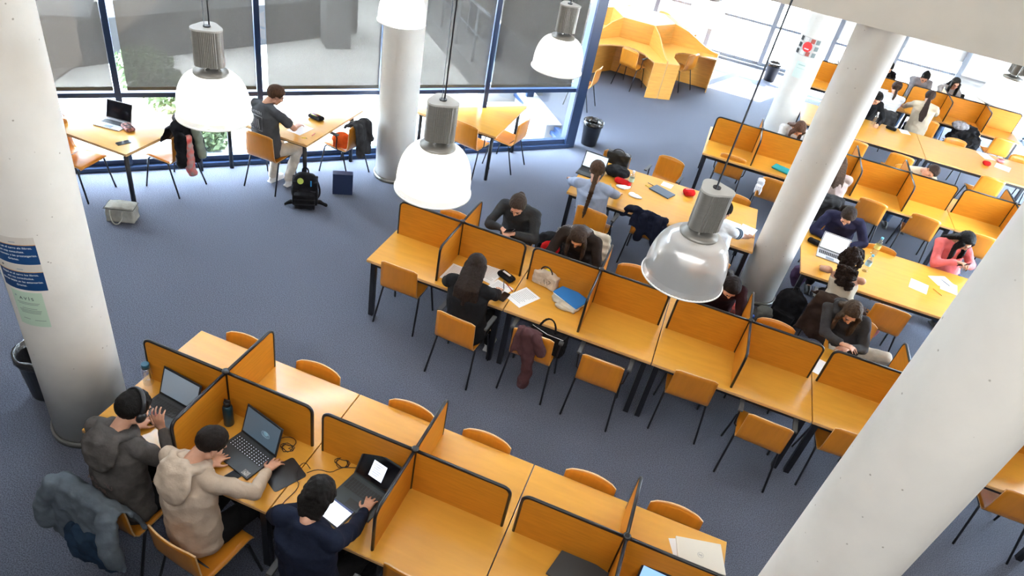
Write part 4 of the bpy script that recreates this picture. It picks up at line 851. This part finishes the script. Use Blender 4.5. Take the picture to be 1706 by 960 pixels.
# ------------------------------------------------------------ people
def ik(a,b,l1,l2,pole):
    a,b=V(a),V(b); d=b-a; L=min(d.length,(l1+l2)*.995); u=d.normalized(); b=a+u*L
    k=(l1*l1-l2*l2+L*L)/(2*L); h=math.sqrt(max(l1*l1-k*k,0)); p=V(pole); p=(p-u*p.dot(u)).normalized(); return a+u*k+p*h,b
def loft(mb,secs,m,seg=18):
    "secs: (centre, x axis, y axis, rx, ry)"
    prev=None; first=None
    for c,X,Y,rx,ry in secs:
        prev=mb.ring([c+X*(cos(2*pi*j/seg)*rx)+Y*(sin(2*pi*j/seg)*ry) for j in range(seg)],m,True,prev); first=first or prev
    mb.b.faces.new(first[::-1]); mb.b.faces.new(prev)
def hand(mb,wrist,d,n,side,m,curl=.35,hs=1.0,spread=.16):
    "five-fingered hand: d = pointing direction, n = back-of-hand normal, side = +1 right hand"
    d=V(d).normalized(); n=V(n); n=(n-d*n.dot(d)).normalized(); s=d.cross(n)*side; w=V(wrist)      # s points to the thumb side
    s=-s if False else s
    kn=[]
    for k,(o,l) in enumerate(((.030,.082),(.010,.086),(-.010,.083),(-.029,.076))):
        q=w+d*l*hs-s*(-o)*hs*1.0; kn.append(q); mb.cap(w+d*.012*hs+s*o*.45*hs,q,.0125*hs,.0105*hs,m,8)
    mb.ell(w+d*.045*hs,(.001,.001,.001),m) if 0 else None
    L=((.040,.024,.020),(.044,.028,.021),(.041,.026,.020),(.032,.020,.018))
    for k,q in enumerate(kn):
        a=(1.5-k)*spread; dd=(d*cos(a)+s*sin(a)); p=q; ang=.15
        for j,l in enumerate(L[k]):
            ang+=curl*(.8+.2*j); v=dd*cos(ang)-n*sin(ang); e=p+v*l*hs; r=(.0090,.0082,.0075)[j]*hs; mb.cap(p,e,r,r*.92,m,8); p=e
    b=w+d*.022*hs+s*.024*hs-n*.004; p=b+(d*.55+s*.75-n*.25).normalized()*.040*hs; mb.cap(b,p,.0135*hs,.0105*hs,m,8)
    e=p+(d*.85+s*.35-n*.35).normalized()*.030*hs; mb.cap(p,e,.0100*hs,.0088*hs,m,8); mb.cap(e,e+(d*.95+s*.1-n*.4).normalized()*.024*hs,.0088*hs,.0076*hs,m,8)
HAIRC={}
def hairmat(c):
    k='hair_%d_%d'%(c[0]*1000,c[1]*1000); return mat(k,tuple(q*.72 for q in c),.6,spec=.2,var=.3,scale=30,stretch=(3,3,.5),bump=.8,bscale=110)
def headframe(head,face,yaw,pitch,roll): return Matrix.Translation(head)@(Matrix.Rotation(R(face+yaw),4,'Z')@Matrix.Rotation(R(-pitch),4,'X')@Matrix.Rotation(R(roll),4,'Y'))
def person(label,hip,face,head,hands,top,pants,hairc,style,shoe=(.03,.03,.03),yaw=0,pitch=35,roll=0,sleeve='long',skin=SKIN,hood=None,shrink=1,curl=.35,poles=None,knees=None,feet=None,hdir=None,vox=.0075,neck_low=0,pend=.0,handn=None,extra=None,seat=.455,hs=1.0,group=None,wr=.005,stripes=False):
    f=V((-sin(R(face)),cos(R(face)),0)); r=V((cos(R(face)),sin(R(face)),0)); up=V((0,0,1))
    hipc=V((hip[0],hip[1],seat+.10)); H=headframe(head,face,yaw,pitch,roll); hp=V(head)
    nb=H@V((0,-.050,-.105)); nb=nb+V((0,0,-.028))-f*.03
    sp=(nb-hipc); sl=sp.length; su=sp.normalized(); ysp=(f-su*f.dot(su)).normalized()
    # soften the spine: a gently bent back
    mid=hipc+sp*.5-ysp*.035; chest=hipc+sp*.80-ysp*.02; shrink=shrink*1.12
    sh=[nb-su*.055-r*.165*shrink*1.0-ysp*.005,nb-su*.055+r*.165*shrink-ysp*.005]
    bm=MB(); m=skin
    # head
    def e(c,rr): bm.ell(H@V(c),rr,m,H.to_3x3(),3)
    def c(a,b,ra,rb): bm.cap(H@V(a),H@V(b),ra,rb,m,12)
    e((0,-.015,.035),(.074,.094,.082)); e((0,.022,-.030),(.058,.066,.084)); e((0,.058,-.086),(.026,.024,.020)); c((0,.086,.014),(0,.104,-.026),.0085,.0135); c((-.011,.094,-.028),(.011,.094,-.028),.009,.009)
    c((-.034,.078,.024),(.034,.078,.024),.013,.013); e((-.037,.060,-.022),(.024,.024,.024)); e((.037,.060,-.022),(.024,.024,.024)); c((-.016,.083,-.052),(.016,.083,-.052),.0085,.0085); c((-.012,.081,-.063),(.012,.081,-.063),.008,.008)
    e((-.076,-.008,-.004),(.010,.019,.031)); e((.076,-.008,-.004),(.010,.019,.031)); c((-.045,.0,-.06),(-.01,.055,-.085),.022,.02); c((.045,.0,-.06),(.01,.055,-.085),.022,.02)
    bm.cap(H@V((0,-.03,-.055)),nb,.052,.054,m,14); bm.cap(nb,nb-su*.05,.052,.050,m,14)
    # trunk
    def ring(p,rx,ry): return (p,r,ysp,rx,ry)
    loft(bm,[ring(hipc-up*.09,.12,.09),ring(hipc,.16,.11),ring(mid,.135,.092),ring(chest,.155,.10),ring(nb-su*.07,.14,.075),ring(nb-su*.02,.06,.055)],m)
    arms=[]; pl=poles or [(-r*.75-f*.25-up*.8),(r*.75-f*.25-up*.8)]
    for i in (0,1):
        el,wr_=ik(sh[i],V(hands[i])-(V(hdir[i]).normalized()*.0 if hdir else V((0,0,0))),.285,.255,pl[i]); arms.append((sh[i],el,wr_))
        bm.cap(sh[i],el,.044,.037,m); bm.cap(el,wr_,.037,.024,m); dd=V(hdir[i]) if hdir else (wr_-el)*V((1,1,.15))
        nn=V(handn[i]) if handn else up; bm.cap(wr_-dd.normalized()*.01,wr_+dd.normalized()*.02,.024,.02,m); hand(bm,wr_,dd,nn,(1 if i else -1)*-1,m,curl,hs)
    lg=[]
    for i,s in enumerate((-1,1)):
        hj=hipc+r*s*.09-up*.02+f*.02; kn=V(knees[i]) if knees else hipc+r*s*.13+f*.42-up*.06; ft=V(feet[i]) if feet else kn*V((1,1,0))+r*s*.01+f*.03+up*.08
        lg.append((hj,kn,ft)); bm.cap(hj,kn,.078,.052,m,12); bm.cap(kn,ft,.052,.034,m,12); bm.cap(ft,ft+f*.13-up*.045,.034,.025,m)
    og=(hip[0],hip[1],0)
    inv=H.inverted(); 
    def paint(me):
        for p in me.polygons:
            q=inv@p.center
            if q.y>.082 and abs(q.x)<.022 and -.070<q.z<-.046: p.material_index=1
    body=link('person',remesh(bm,vox,'body',[skin,LIP],2,0,fn=paint,origin=og),None,og); tag(body,label,'person',group)
    def part(name,mb,mats,vx=.010,w=wr,sc=9,seed=1,sm=3,fn=None): return link(name,remesh(mb,vx,name,mats,sm,w,sc,seed,fn,og),body)
    em=MB()
    for s in (-1,1):
        em2=MB(); em2.ell(H@V((s*.030,.086,.004)),(.013,.0055,.0045),LASH,H.to_3x3()); o=em2.obj('eye',body); o.data.transform(Matrix.Translation(-V(og)))
        em2=MB(); em2.tube([H@V((s*.014,.092,.022)),H@V((s*.032,.090,.027)),H@V((s*.048,.078,.021))],.0035,hairmat(hairc) ,6); o=em2.obj('eyebrow',body); o.data.transform(Matrix.Translation(-V(og)))
    # garment for the trunk and arms
    tm=MB(); K2=.022
    secs=[ring(hipc-up*.10,.165,.125),ring(hipc-up*.02,.20,.15),ring(mid,.19,.138),ring(chest,.205,.138),ring(nb-su*.085,.185,.115)]
    if sleeve!='tank': secs+=[ring(nb-su*.035,.135,.090),ring(nb+su*(.012-neck_low),.078,.070)]
    else: secs=[ring(hipc-up*.02,.165,.125),ring(mid,.148,.106),ring(chest,.160,.108),ring(nb-su*.10,.125,.085),ring(nb-su*.06,.075,.07)]
    loft(tm,secs,top)
    for i in (0,1):
        a,el,wv=arms[i]
        if sleeve=='long': tm.ell(a,(.062,.062,.062),top); tm.cap(nb-su*.025,a,.058,.062,top); tm.cap(a,el,.060,.052,top,12); tm.cap(el,wv-(wv-el).normalized()*.03,.052,.036,top,12)
        elif sleeve=='short': tm.ell(a,(.062,.062,.062),top); tm.cap(nb-su*.025,a,.058,.062,top); tm.cap(a,a+(el-a)*.62,.060,.060,top,12)
        elif sleeve=='push': tm.ell(a,(.062,.062,.062),top); tm.cap(nb-su*.025,a,.058,.062,top); tm.cap(a,el,.060,.052,top,12); tm.cap(el,el+(wv-el)*.45,.052,.044,top,12)
    if hood:
        tm.tube([nb+r*.075-ysp*.04,nb+r*.085+ysp*.03-su*.01,nb+ysp*.085-su*.05,nb-r*.085+ysp*.03-su*.01,nb-r*.075-ysp*.04],.034,top,8)
    part(sleeve=='tank' and 'tank_top' or ('hoodie' if hood else 'sweater' if sleeve!='short' else 'shirt'),tm,[top],.0095,.011,6.5,len(label),6)
    if hood:
        hm_=MB(); q_=lambda p,rx,ry:(p,r,ysp,rx,ry)
        loft(hm_,[q_(nb-ysp*.060+su*.045,.075,.030),q_(nb-ysp*.095+su*.020,.115,.042),q_(nb-ysp*.130-su*.035,.140,.046),q_(nb-ysp*.155-su*.10,.130,.044),q_(nb-ysp*.165-su*.16,.090,.034),q_(nb-ysp*.160-su*.205,.040,.018)],top)
        hm_.tube([nb-r*.06-ysp*.09+su*.02,nb-r*.105-ysp*.03+su*.015,nb-r*.10+ysp*.035-su*.01,nb-r*.04+ysp*.09-su*.04,nb+r*.04+ysp*.09-su*.04,nb+r*.10+ysp*.035-su*.01,nb+r*.105-ysp*.03+su*.015,nb+r*.06-ysp*.09+su*.02],.032,top,10)
        part('hood',hm_,[top],.009,.010,9,4,5)
    pm=MB(); pm.ell(hipc-up*.03,(.185,.14,.11),pants,Matrix((r,f,up)).transposed())
    for hj,kn,ft in lg: pm.cap(hj,kn,.098,.070,pants,12); pm.cap(kn,ft+up*.03,.070,.055,pants,12)
    part('trousers',pm,[pants],.011,.010,7,3)
    for hj,kn,ft in lg:
        sm_=MB(); sm_.ell(ft+f*.06-up*.035,(.045,.13,.045),None,Matrix((r,f,up)).transposed()); sm_.cap(ft-up*.02,ft+up*.02,.045,.045,None); sm_.box(-.04,.04,-.07,.18,0,.02,None,Matrix.Translation((ft.x,ft.y,max(ft.z-.078,.002)))@Matrix.Rotation(R(face),4,'Z'))
        part('shoe',sm_,[mat('shoe_%d'%(shoe[0]*100),shoe,.5)],.009,0)
    # hair
    hm=MB(); HC=hairmat(hairc); hR=H.to_3x3()
    def he(c,rr,sub=2): hm.ell(H@V(c),rr,HC,hR,sub)
    def hc(a,b,ra,rb): hm.cap(H@V(a),H@V(b),ra,rb,HC,10)
    def free(pts,rs):
        pts=[V(p) for p in pts]
        for (p,q,a,b) in zip(pts[:-1],pts[1:],rs[:-1],rs[1:]): hm.cap(p,q,a,b,HC,10)
    cap=MB(); res=bmesh.ops.create_icosphere(cap.b,subdivisions=4,radius=1); i=cap.mi(HC)
    thick=.012 if style=='buzz' else .018
    for v in res['verts']:
        q=V((v.co.x*(.074+thick),v.co.y*(.094+thick)-.017,v.co.z*(.082+thick)+.038))
        low=-.045 if style in('short','buzz','mop') else -.07
        s_=(q.y-.050)-.72*max(0,q.z-.02)
        if q.z>.015 and q.y>0:
            k_=min(1,max(0,-s_)/(.030 if style!='mop' else .012)); sk=V((v.co.x*.0735,v.co.y*.0935-.016,v.co.z*.0815+.036)); q=sk+(q-sk)*k_
        if abs(q.x)<.006 and q.y>-.03 and q.z>.06 and style in('longfront','bun','pony','long','braid'): q.z-=.006
        facezone=(q.z>.015 and s_>0) or (q.z<=.015 and q.y>.040) or (q.y>-.03 and q.z<-.0 and style in ('short','buzz')) or (q.y>.0 and q.z<-.02)
        if facezone: q=V((q.x*.6,q.y*.55-.01,q.z*.6))
        if q.y<-.02: low=-.085; q.x*=1-.35*max(0,-q.z-.02)/.07 if q.z<-.02 else 1
        if q.z<low: q.z=low
        v.co=H@q
    for v in res['verts']:
        for fc in v.link_faces: fc.material_index=i
    if style=='mop':
        for k in range(26): a=k*.77; hc((.05*cos(a),-.02+.06*sin(a),.09),(.085*cos(a),-.02+.098*sin(a),.035-.03*(sin(a)<0)),.028,.02)
        for k in range(-4,5): hc((.018*k,-.09,-.02),(.013*k,-.082,-.105),.028,.018)
    if style=='short':
        for k in range(12): a=k*.52; hc((.03*cos(a),-.01+.04*sin(a),.115),(.065*cos(a),-.01+.08*sin(a),.075),.02,.018)
    back=H@V((0,-.105,-.01)); down=(-up*.75-ysp*.45).normalized() 
    if style in('long','longfront'):
        for k in range(-5,6):
            s=k/5; st=H@V((s*.075,-.085+.04*abs(s),.02)); bend=nb-ysp*(.115-.03*abs(s))+r*s*.09-su*.02; en=nb-su*(.27-.04*abs(s))-ysp*(.15-.02*abs(s))+r*s*.10
            free([st,bend,bend*.5+en*.5-ysp*.008,en],[.030,.030,.028,.014])
        if style=='longfront':
            for s in(-1,1):
                for k in range(3): st=H@V((s*(.072+.006*k),.0+.028*k,.03)); md=H@V((s*(.085+.004*k),.03+.02*k,-.08)); free([st,md,md-up*.10+f*.02,md-up*(.2-.03*k)+f*.02],[.022,.022,.020,.009])
    elif style=='pony':
        he((0,-.115,.015),(.035,.03,.035)); p0=H@V((0,-.125,.01)); p1=nb-ysp*.165-su*.02; p2=nb-ysp*.225-su*.27; 
        for k in range(-2,3): free([p0,p1+r*k*.016,p1*.5+p2*.5+r*k*.022,p2+r*k*.012],[.022,.024,.024,.010])
    elif style=='braid':
        p0=H@V((0,-.10,-.03)); p1=nb-ysp*.160-su*.01; p2=nb-ysp*.215-su*.34+r*(-.06)
        free([p0,p0*.5+p1*.5-ysp*.01,p1],[.030,.026,.026]); P=[p0]+[p1+(p2-p1)*(k/8) for k in range(9)]
        for k in range(len(P)-1):
            q=P[k]*.5+P[k+1]*.5; wv=.024-.0014*k; hm.ell(q+r*.009,(wv,.021,.026),HC); hm.ell(q-r*.009,(wv,.021,.026),HC); hm.ell(P[k],(wv*.8,.018,.02),HC)
        free([P[-1],P[-1]-up*.05],[.016,.008])
    elif style=='bun':
        he((0,-.12,.03),(.042,.036,.042)); free([H@V((0,-.12,.0)),nb-ysp*.10-su*.0,nb-ysp*.10-su*.08],[.028,.026,.014])
    elif style=='topbun': he((.02,-.06,.135),(.04,.035,.03))
    elif style=='curly':
        rg=random.Random(5)
        for k in range(120):
            v=V((rg.gauss(0,1),rg.gauss(0,1)-.5,rg.gauss(0,1)-.25)).normalized(); 
            if v.y>.35 and v.z<.5: continue
            q=H@V((v.x*.11,v.y*.125-.025,v.z*.125+.01)); hm.ell(q,(.026,.026,.026),HC,None,1)
        for k in range(120):
            u_=rg.random(); q=nb+r*max(-.09,min(.09,rg.gauss(0,.05)))-ysp*rg.uniform(.07,.125+.03*u_)-su*(-.10+.24*u_); hm.ell(q,(.028,.026,.028),HC,None,1)
    # merge cap + rest
    me=cap.mesh('c'); hm.b.from_mesh(me); bpy.data.meshes.remove(me)
    for fc in hm.b.faces: fc.material_index=0
    hm.m=[HC]; part('hair',hm,[HC],.0065,.0035 if style!='curly' else .008,26 if style!='curly' else 60,7,1)
    if extra: extra(body,H,dict(nb=nb,su=su,ysp=ysp,r=r,f=f,arms=arms,og=og,chest=chest))
    return body
def shifted(o,og): o.data.transform(Matrix.Translation(-V(og))); return o
def headphones(body,H,g):
    m=MB(); m.tube([H@V((.100*sin(a)*1.0,-.012,.030+.118*cos(a))) for a in [R(x) for x in range(-95,96,10)]],.010,BKP,8,sq=1.6); b=shifted(m.obj('headphones_band',body),g['og'])
    for s in(-1,1): m=MB(); m.ell(H@V((s*.099,-.008,.0)),(.022,.034,.040),BKP,H.to_3x3()); shifted(m.obj('ear_cup',body),g['og'])
def glasses(body,H,g):
    m=MB()
    for s in(-1,1): m.tube([H@V((s*.031+.021*cos(a),.104,.004+.017*sin(a))) for a in [k*pi/8 for k in range(17)]],.0016,BKP,5); m.tube([H@V((s*.052,.104,.008)),H@V((s*.075,.0,.008))],.0016,BKP,5)
    m.tube([H@V((-.01,.105,.006)),H@V((.01,.105,.006))],.0016,BKP,5); shifted(m.obj('glasses',body),g['og'])
def backprint(lines,size,m,dz=-.12):
    def fn(body,H,g):
        o=g['chest']-g['ysp']*.152; M=Matrix((g['r'],g['su'],-g['ysp'])).transposed()
        for k,s in enumerate(lines):
            me=textmesh(s,size); me.materials.append(m); me.transform(Matrix.Translation(o+g['su']*(dz-k*size*1.2))@M.to_4x4()); me.transform(Matrix.Translation(-V(g['og']))); link('back_print',me,body)
    return fn
BLKH=(.010,.008,.007); DBR=(.028,.015,.010); MBR=(.075,.038,.020)
hoodG=cloth('washed_grey_hoodie',(.085,.078,.074),.25); hoodB=cloth('beige_hoodie',(.50,.40,.31),.08); navS=cloth('navy_sweater',(.010,.014,.030)); blkS=cloth('black_sweater',(.012,.012,.014)); dgS=cloth('dark_grey_rib_top',(.040,.042,.045)); brS=cloth('brown_black_hoodie',(.030,.022,.019)); marS=cloth('maroon_top',(.032,.010,.012)); lbS=cloth('light_blue_knit',(.36,.43,.58),.08)
whS=cloth('white_tee',(.66,.68,.70)); nvT=cloth('navy_top',(.020,.020,.050)); crT=cloth('cream_tank',(.60,.52,.40),.05); chS=cloth('charcoal_hoodie',(.050,.048,.050)); coS=cloth('coral_sweater',(.72,.16,.16),.08); gyT=cloth('dark_grey_tee',(.075,.078,.085)); crH=cloth('cream_hoodie',(.62,.53,.40),.06); pkT=cloth('dusty_pink_top',(.42,.32,.29))
blkP=cloth('black_trousers',(.009,.009,.010)); jean=cloth('blue_jeans',(.05,.08,.14)); beP=cloth('beige_trousers',(.50,.45,.38)); whP=cloth('cream_trousers',(.62,.56,.48)); dgP=cloth('dark_grey_trousers',(.03,.03,.034))
def multi(*fs):
    def fn(*a):
        for q in fs: q(*a)
    return fn
# nearest row
person('person in washed grey hoodie with black headphones, hand raised to cheek',(.56,-.22),-4,(.53,.00,1.225),[(.33,.16,.775),(.625,.10,.985)],hoodG,blkP,BLKH,'short',pitch=28,yaw=-14,hood=1,hdir=[(0,1,.0),(-.25,.0,.9)],handn=[(0,0,1),(.3,-.9,.2)],curl=.45,extra=multi(headphones,backprint(['ARE YOU','FOR'],.05,mat('faded_print',(.16,.11,.10),.9),-.2)),vox=.0065)
person('person in beige hoodie with cropped dark hair, hand on the mouse',(1.10,-.22),-8,(1.08,.03,1.16),[(.97,.12,.775),(1.325,.245,.785)],hoodB,blkP,(.020,.013,.010),'buzz',pitch=42,yaw=-22,hood=1,hdir=[(.1,1,0),(0.05,1,-.05)],curl=.28,poles=[(-1,-.3,-.8),(1,-.25,-.35)],vox=.0065,feet=[(1.05,.35,.08),(1.32,.30,.08)])
person('person in navy sweater with thick dark hair using a tablet',(1.98,-.22),-4,(1.90,-.03,1.20),[(1.72,.15,.775),(2.075,.265,.785)],navS,blkP,BLKH,'mop',pitch=48,yaw=12,hdir=[(0,1,0),(-.12,1,-.05)],curl=.28,poles=[(-1,-.3,-.7),(1,-.4,-.45)],vox=.0065)
# middle row
person('woman in black sweater with long dark brown hair, seen from behind',(1.86,2.60),0,(1.82,2.71,1.20),[(1.58,2.98,.775),(2.00,3.02,.775)],blkS,blkP,DBR,'long',pitch=45,shoe=(.7,.7,.7),poles=[(-1,-.1,-.5),(1,-.1,-.5)],vox=.008,yaw=8)
def phoneat(label,p,tilt): return lambda b,H,g: phone(label,0,0,0,0,SCO,tilt).__setattr__('location',p)
person('woman in dark grey ribbed top looking at her phone, hair tied back',(1.74,4.42),180,(1.76,4.08,1.165),[(1.83,3.90,.925),(1.68,3.92,.925)],dgS,dgP,(.06,.035,.022),'bun',pitch=38,hdir=[(-.55,-.55,.1),(.55,-.55,.1)],poles=[(1,.2,-.7),(-1,.2,-.7)],curl=.6,extra=phoneat('phone held by the woman in dark grey top',(1.76,3.87,.95),(R(-28),0,R(80))),vox=.008)
person('woman with long brown hair bent low in dark brown hoodie',(2.50,4.45),180,(2.50,3.97,1.10),[(2.66,3.80,.775),(2.36,3.80,.775)],brS,blkP,(.07,.042,.028),'longfront',pitch=50,vox=.009)
person('person in maroon top bent under the big unlit lamp',(4.10,4.45),180,(4.14,4.02,1.08),[(4.26,3.78,.775),(3.98,3.76,.775)],marS,blkP,(.020,.011,.010),'pony',pitch=50,yaw=25,vox=.009)
person('woman in charcoal hoodie and beige trousers, hand lifted, behind middle row',(5.58,4.50),172,(5.34,4.20,1.14),[(5.44,4.02,.84),(5.33,3.93,.93)],chS,beP,(.085,.050,.028),'longfront',pitch=38,yaw=12,hood=1,knees=[(5.95,4.42,.62),(5.52,4.05,.50)],feet=[(5.98,4.62,.40),(5.5,4.05,.08)],hdir=[(-.6,-.6,.1),(.9,-.3,.15)],curl=.3,shoe=(.7,.69,.66),vox=.008)
# table with red cases
person('girl with a long brown braid in light blue knit sweater',(2.40,5.42),4,(2.32,5.42,1.20),[(1.97,5.78,.79),(2.62,5.80,.79)],lbS,jean,(.10,.050,.025),'braid',pitch=18,yaw=10,shoe=(.6,.62,.65),poles=[(-1,-.2,-.4),(1,-.3,-.4)],vox=.009)
def stripes(body,H,g):
    for i in(0,1):
        a,el,wv=g['arms'][i]
        for t_ in (.38,.52): 
            p=a+(el-a)*t_; q=a+(el-a)*(t_+.07); m=MB(); m.tube([p,q],.0665,mat('slate_stripe',(.10,.14,.19),.9),16); shifted(m.obj('sleeve_stripe',body),g['og'])
person('boy with short dark hair and white tee with slate sleeve bands',(3.95,5.20),-6,(3.90,5.46,1.17),[(3.92,5.82,.775),(4.36,5.78,.79)],whS,blkP,BLKH,'short',sleeve='short',pitch=42,yaw=-8,extra=stripes,poles=[(-1,-.2,-.5),(1,-.3,-.25)],vox=.009)
# table with water bottles
person('woman with long dark hair writing in a navy top',(5.52,6.88),180,(5.43,6.50,1.13),[(5.58,6.42,.775),(5.36,6.42,.785)],nvT,dgP,(.035,.020,.014),'pony',pitch=48,yaw=-8,neck_low=.02,poles=[(1,.1,-.5),(-1,.1,-.5)],vox=.008,hdir=[(-.8,-.4,0),(.2,-1,0)])
def blackcap(body,H,g):
    m=MB(); m.tube([H@V((.10,-.02,.08)),H@V((.07,-.06,.13)),H@V((0,-.05,.15))],.02,BKF,8); shifted(m.obj('hair_wrap',body),g['og'])
person('woman with dark curly hair in cream sleeveless top',(5.47,5.14),-4,(5.38,5.26,1.17),[(5.24,5.62,.775),(5.55,5.70,.775)],crT,dgP,(.035,.018,.012),'curly',sleeve='tank',pitch=42,yaw=-6,poles=[(-1,.1,-.15),(1,-.1,-.35)],vox=.008,extra=blackcap)
person('woman with long straight black hair in coral sweater holding a phone',(7.0,7.02),205,(6.90,6.80,1.15),[(7.02,6.66,.90),(6.90,6.62,.93)],coS,jean,(.008,.007,.007),'longfront',pitch=38,yaw=12,curl=.6,hdir=[(-.3,-.6,.3),(.4,-.5,.3)],poles=[(.9,.2,-.8),(-1,.1,-.8)],extra=phoneat('black phone held by the woman in coral sweater',(6.96,6.56,.95),(R(-40),0,R(60))),vox=.008)
# windows
def teeprint(body,H,g):
    g['chest']=g['chest']+g['ysp']*.012; backprint(['AWREN'],.052,mat('pale_print_on_tee',(.45,.45,.47),.9),.04)(body,H,g)
    o=g['chest']-g['ysp']*.166; M=Matrix((g['r'],g['su'],-g['ysp'])).transposed(); m=MB(); 
    m.tube([o+g['r']*a+g['su']*b for a,b in ((-.11,.02),(.11,.02),(.11,-.16),(-.11,-.16),(-.11,.02))],.003,MT['pale_print_on_tee'],4); shifted(m.obj('print_frame',body),g['og'])
    for k in range(5): m=MB(); m.tube([o+g['r']*(-.08+.03*k)+g['su']*(-.02),o+g['r']*(-.06+.03*k)+g['su']*(-.14)],.006,MT['pale_print_on_tee'],4); shifted(m.obj('print_figure',body),g['og'])
person('boy with brown hair and glasses writing in a dark grey printed T-shirt',(-1.72,4.54),-12,(-1.66,4.66,1.22),[(-1.80,4.95,.775),(-1.50,4.86,.785)],gyT,whP,(.10,.045,.022),'short',sleeve='short',pitch=32,yaw=-25,shoe=(.75,.73,.70),hdir=[(.2,1,0),(-.2,1,0)],extra=multi(glasses,teeprint),vox=.008,knees=[(-1.78,4.86,.50),(-1.48,4.84,.50)],feet=[(-1.72,4.62,.10),(-1.52,4.68,.08)],poles=[(-1,-.2,-.5),(1,-.3,-.5)])
person('person hidden behind the left column holding up a phone by the window',(-4.0,2.82),0,(-3.96,3.0,1.22),[(-4.18,3.22,.80),(-3.52,3.12,.93)],blkS,jean,DBR,'short',pitch=25,vox=.010,curl=.5,extra=phoneat('phone held up at the edge of the left column',(-3.44,3.14,1.0),(R(75),0,R(15))))
# back right row
person('person with flowing brown hair behind the first back carrels',(4.95,9.62),180,(4.80,9.28,1.12),[(5.05,9.1,.775),(4.72,9.0,.775)],whS,jean,(.12,.055,.030),'longfront',pitch=55,yaw=25,vox=.010)
person('person in dusty pink top beside the tall column, mostly hidden',(5.42,7.92),0,(5.36,8.08,1.18),[(5.25,8.4,.775),(5.6,8.42,.775)],pkT,jean,MBR,'long',pitch=35,vox=.010)
person('student resting a tilted head on the table in a cream top',(6.80,9.72),180,(6.92,9.42,1.0),[(7.05,9.18,.775),(6.66,9.16,.80)],crH,jean,(.05,.025,.016),'short',pitch=35,roll=-50,vox=.010)
# long back table and far wall
person('student in black sweatshirt at the far side of the long back table',(6.15,12.38),176,(6.22,12.02,1.18),[(6.42,11.85,.775),(6.05,11.80,.775)],blkS,blkP,BLKH,'short',pitch=40,yaw=30,vox=.010)
person('student with brown bun in white striped shirt seen from behind',(6.64,12.98),0,(6.68,13.08,1.20),[(6.45,13.45,.775),(6.85,13.45,.775)],mat('striped_white_knit',(.66,.66,.68),.9,var=.12,scale=4,stretch=(.3,.3,16)),blkP,(.06,.03,.018),'bun',pitch=20,vox=.010)
person('student with very long dark ponytail in cream hoodie from behind',(7.36,12.98),-8,(7.30,13.0,1.22),[(7.05,13.42,.80),(7.68,13.38,.80)],crH,blkP,(.045,.024,.018),'pony',pitch=25,vox=.010,poles=[(-1,0,-.2),(1,0,-.2)])
person('student with dark top bun and grey sweater bent over at far wall',(7.47,14.95),180,(7.44,14.58,1.20),[(7.6,14.3,.775),(7.28,14.3,.775)],cloth('heather_grey',(.25,.25,.28)),jean,BLKH,'topbun',pitch=42,vox=.010,extra=glasses)
person('student with glasses and dark hair holding a phone at the far wall',(8.08,14.95),180,(8.05,14.62,1.22),[(8.22,14.42,1.0),(7.95,14.3,.80)],cloth('pale_grey_hoodie',(.45,.44,.46)),jean,BLKH,'longfront',pitch=15,yaw=15,vox=.010,hood=1,extra=multi(glasses,phoneat('dark phone in the hand of the student with glasses',(8.24,14.36,1.05),(R(60),0,R(10)))))
person('student barely visible behind the far left partition',(6.62,14.95),180,(6.68,14.55,1.20),[(6.8,14.3,.775),(6.5,14.3,.775)],blkS,jean,BLKH,'short',pitch=35,vox=.011)
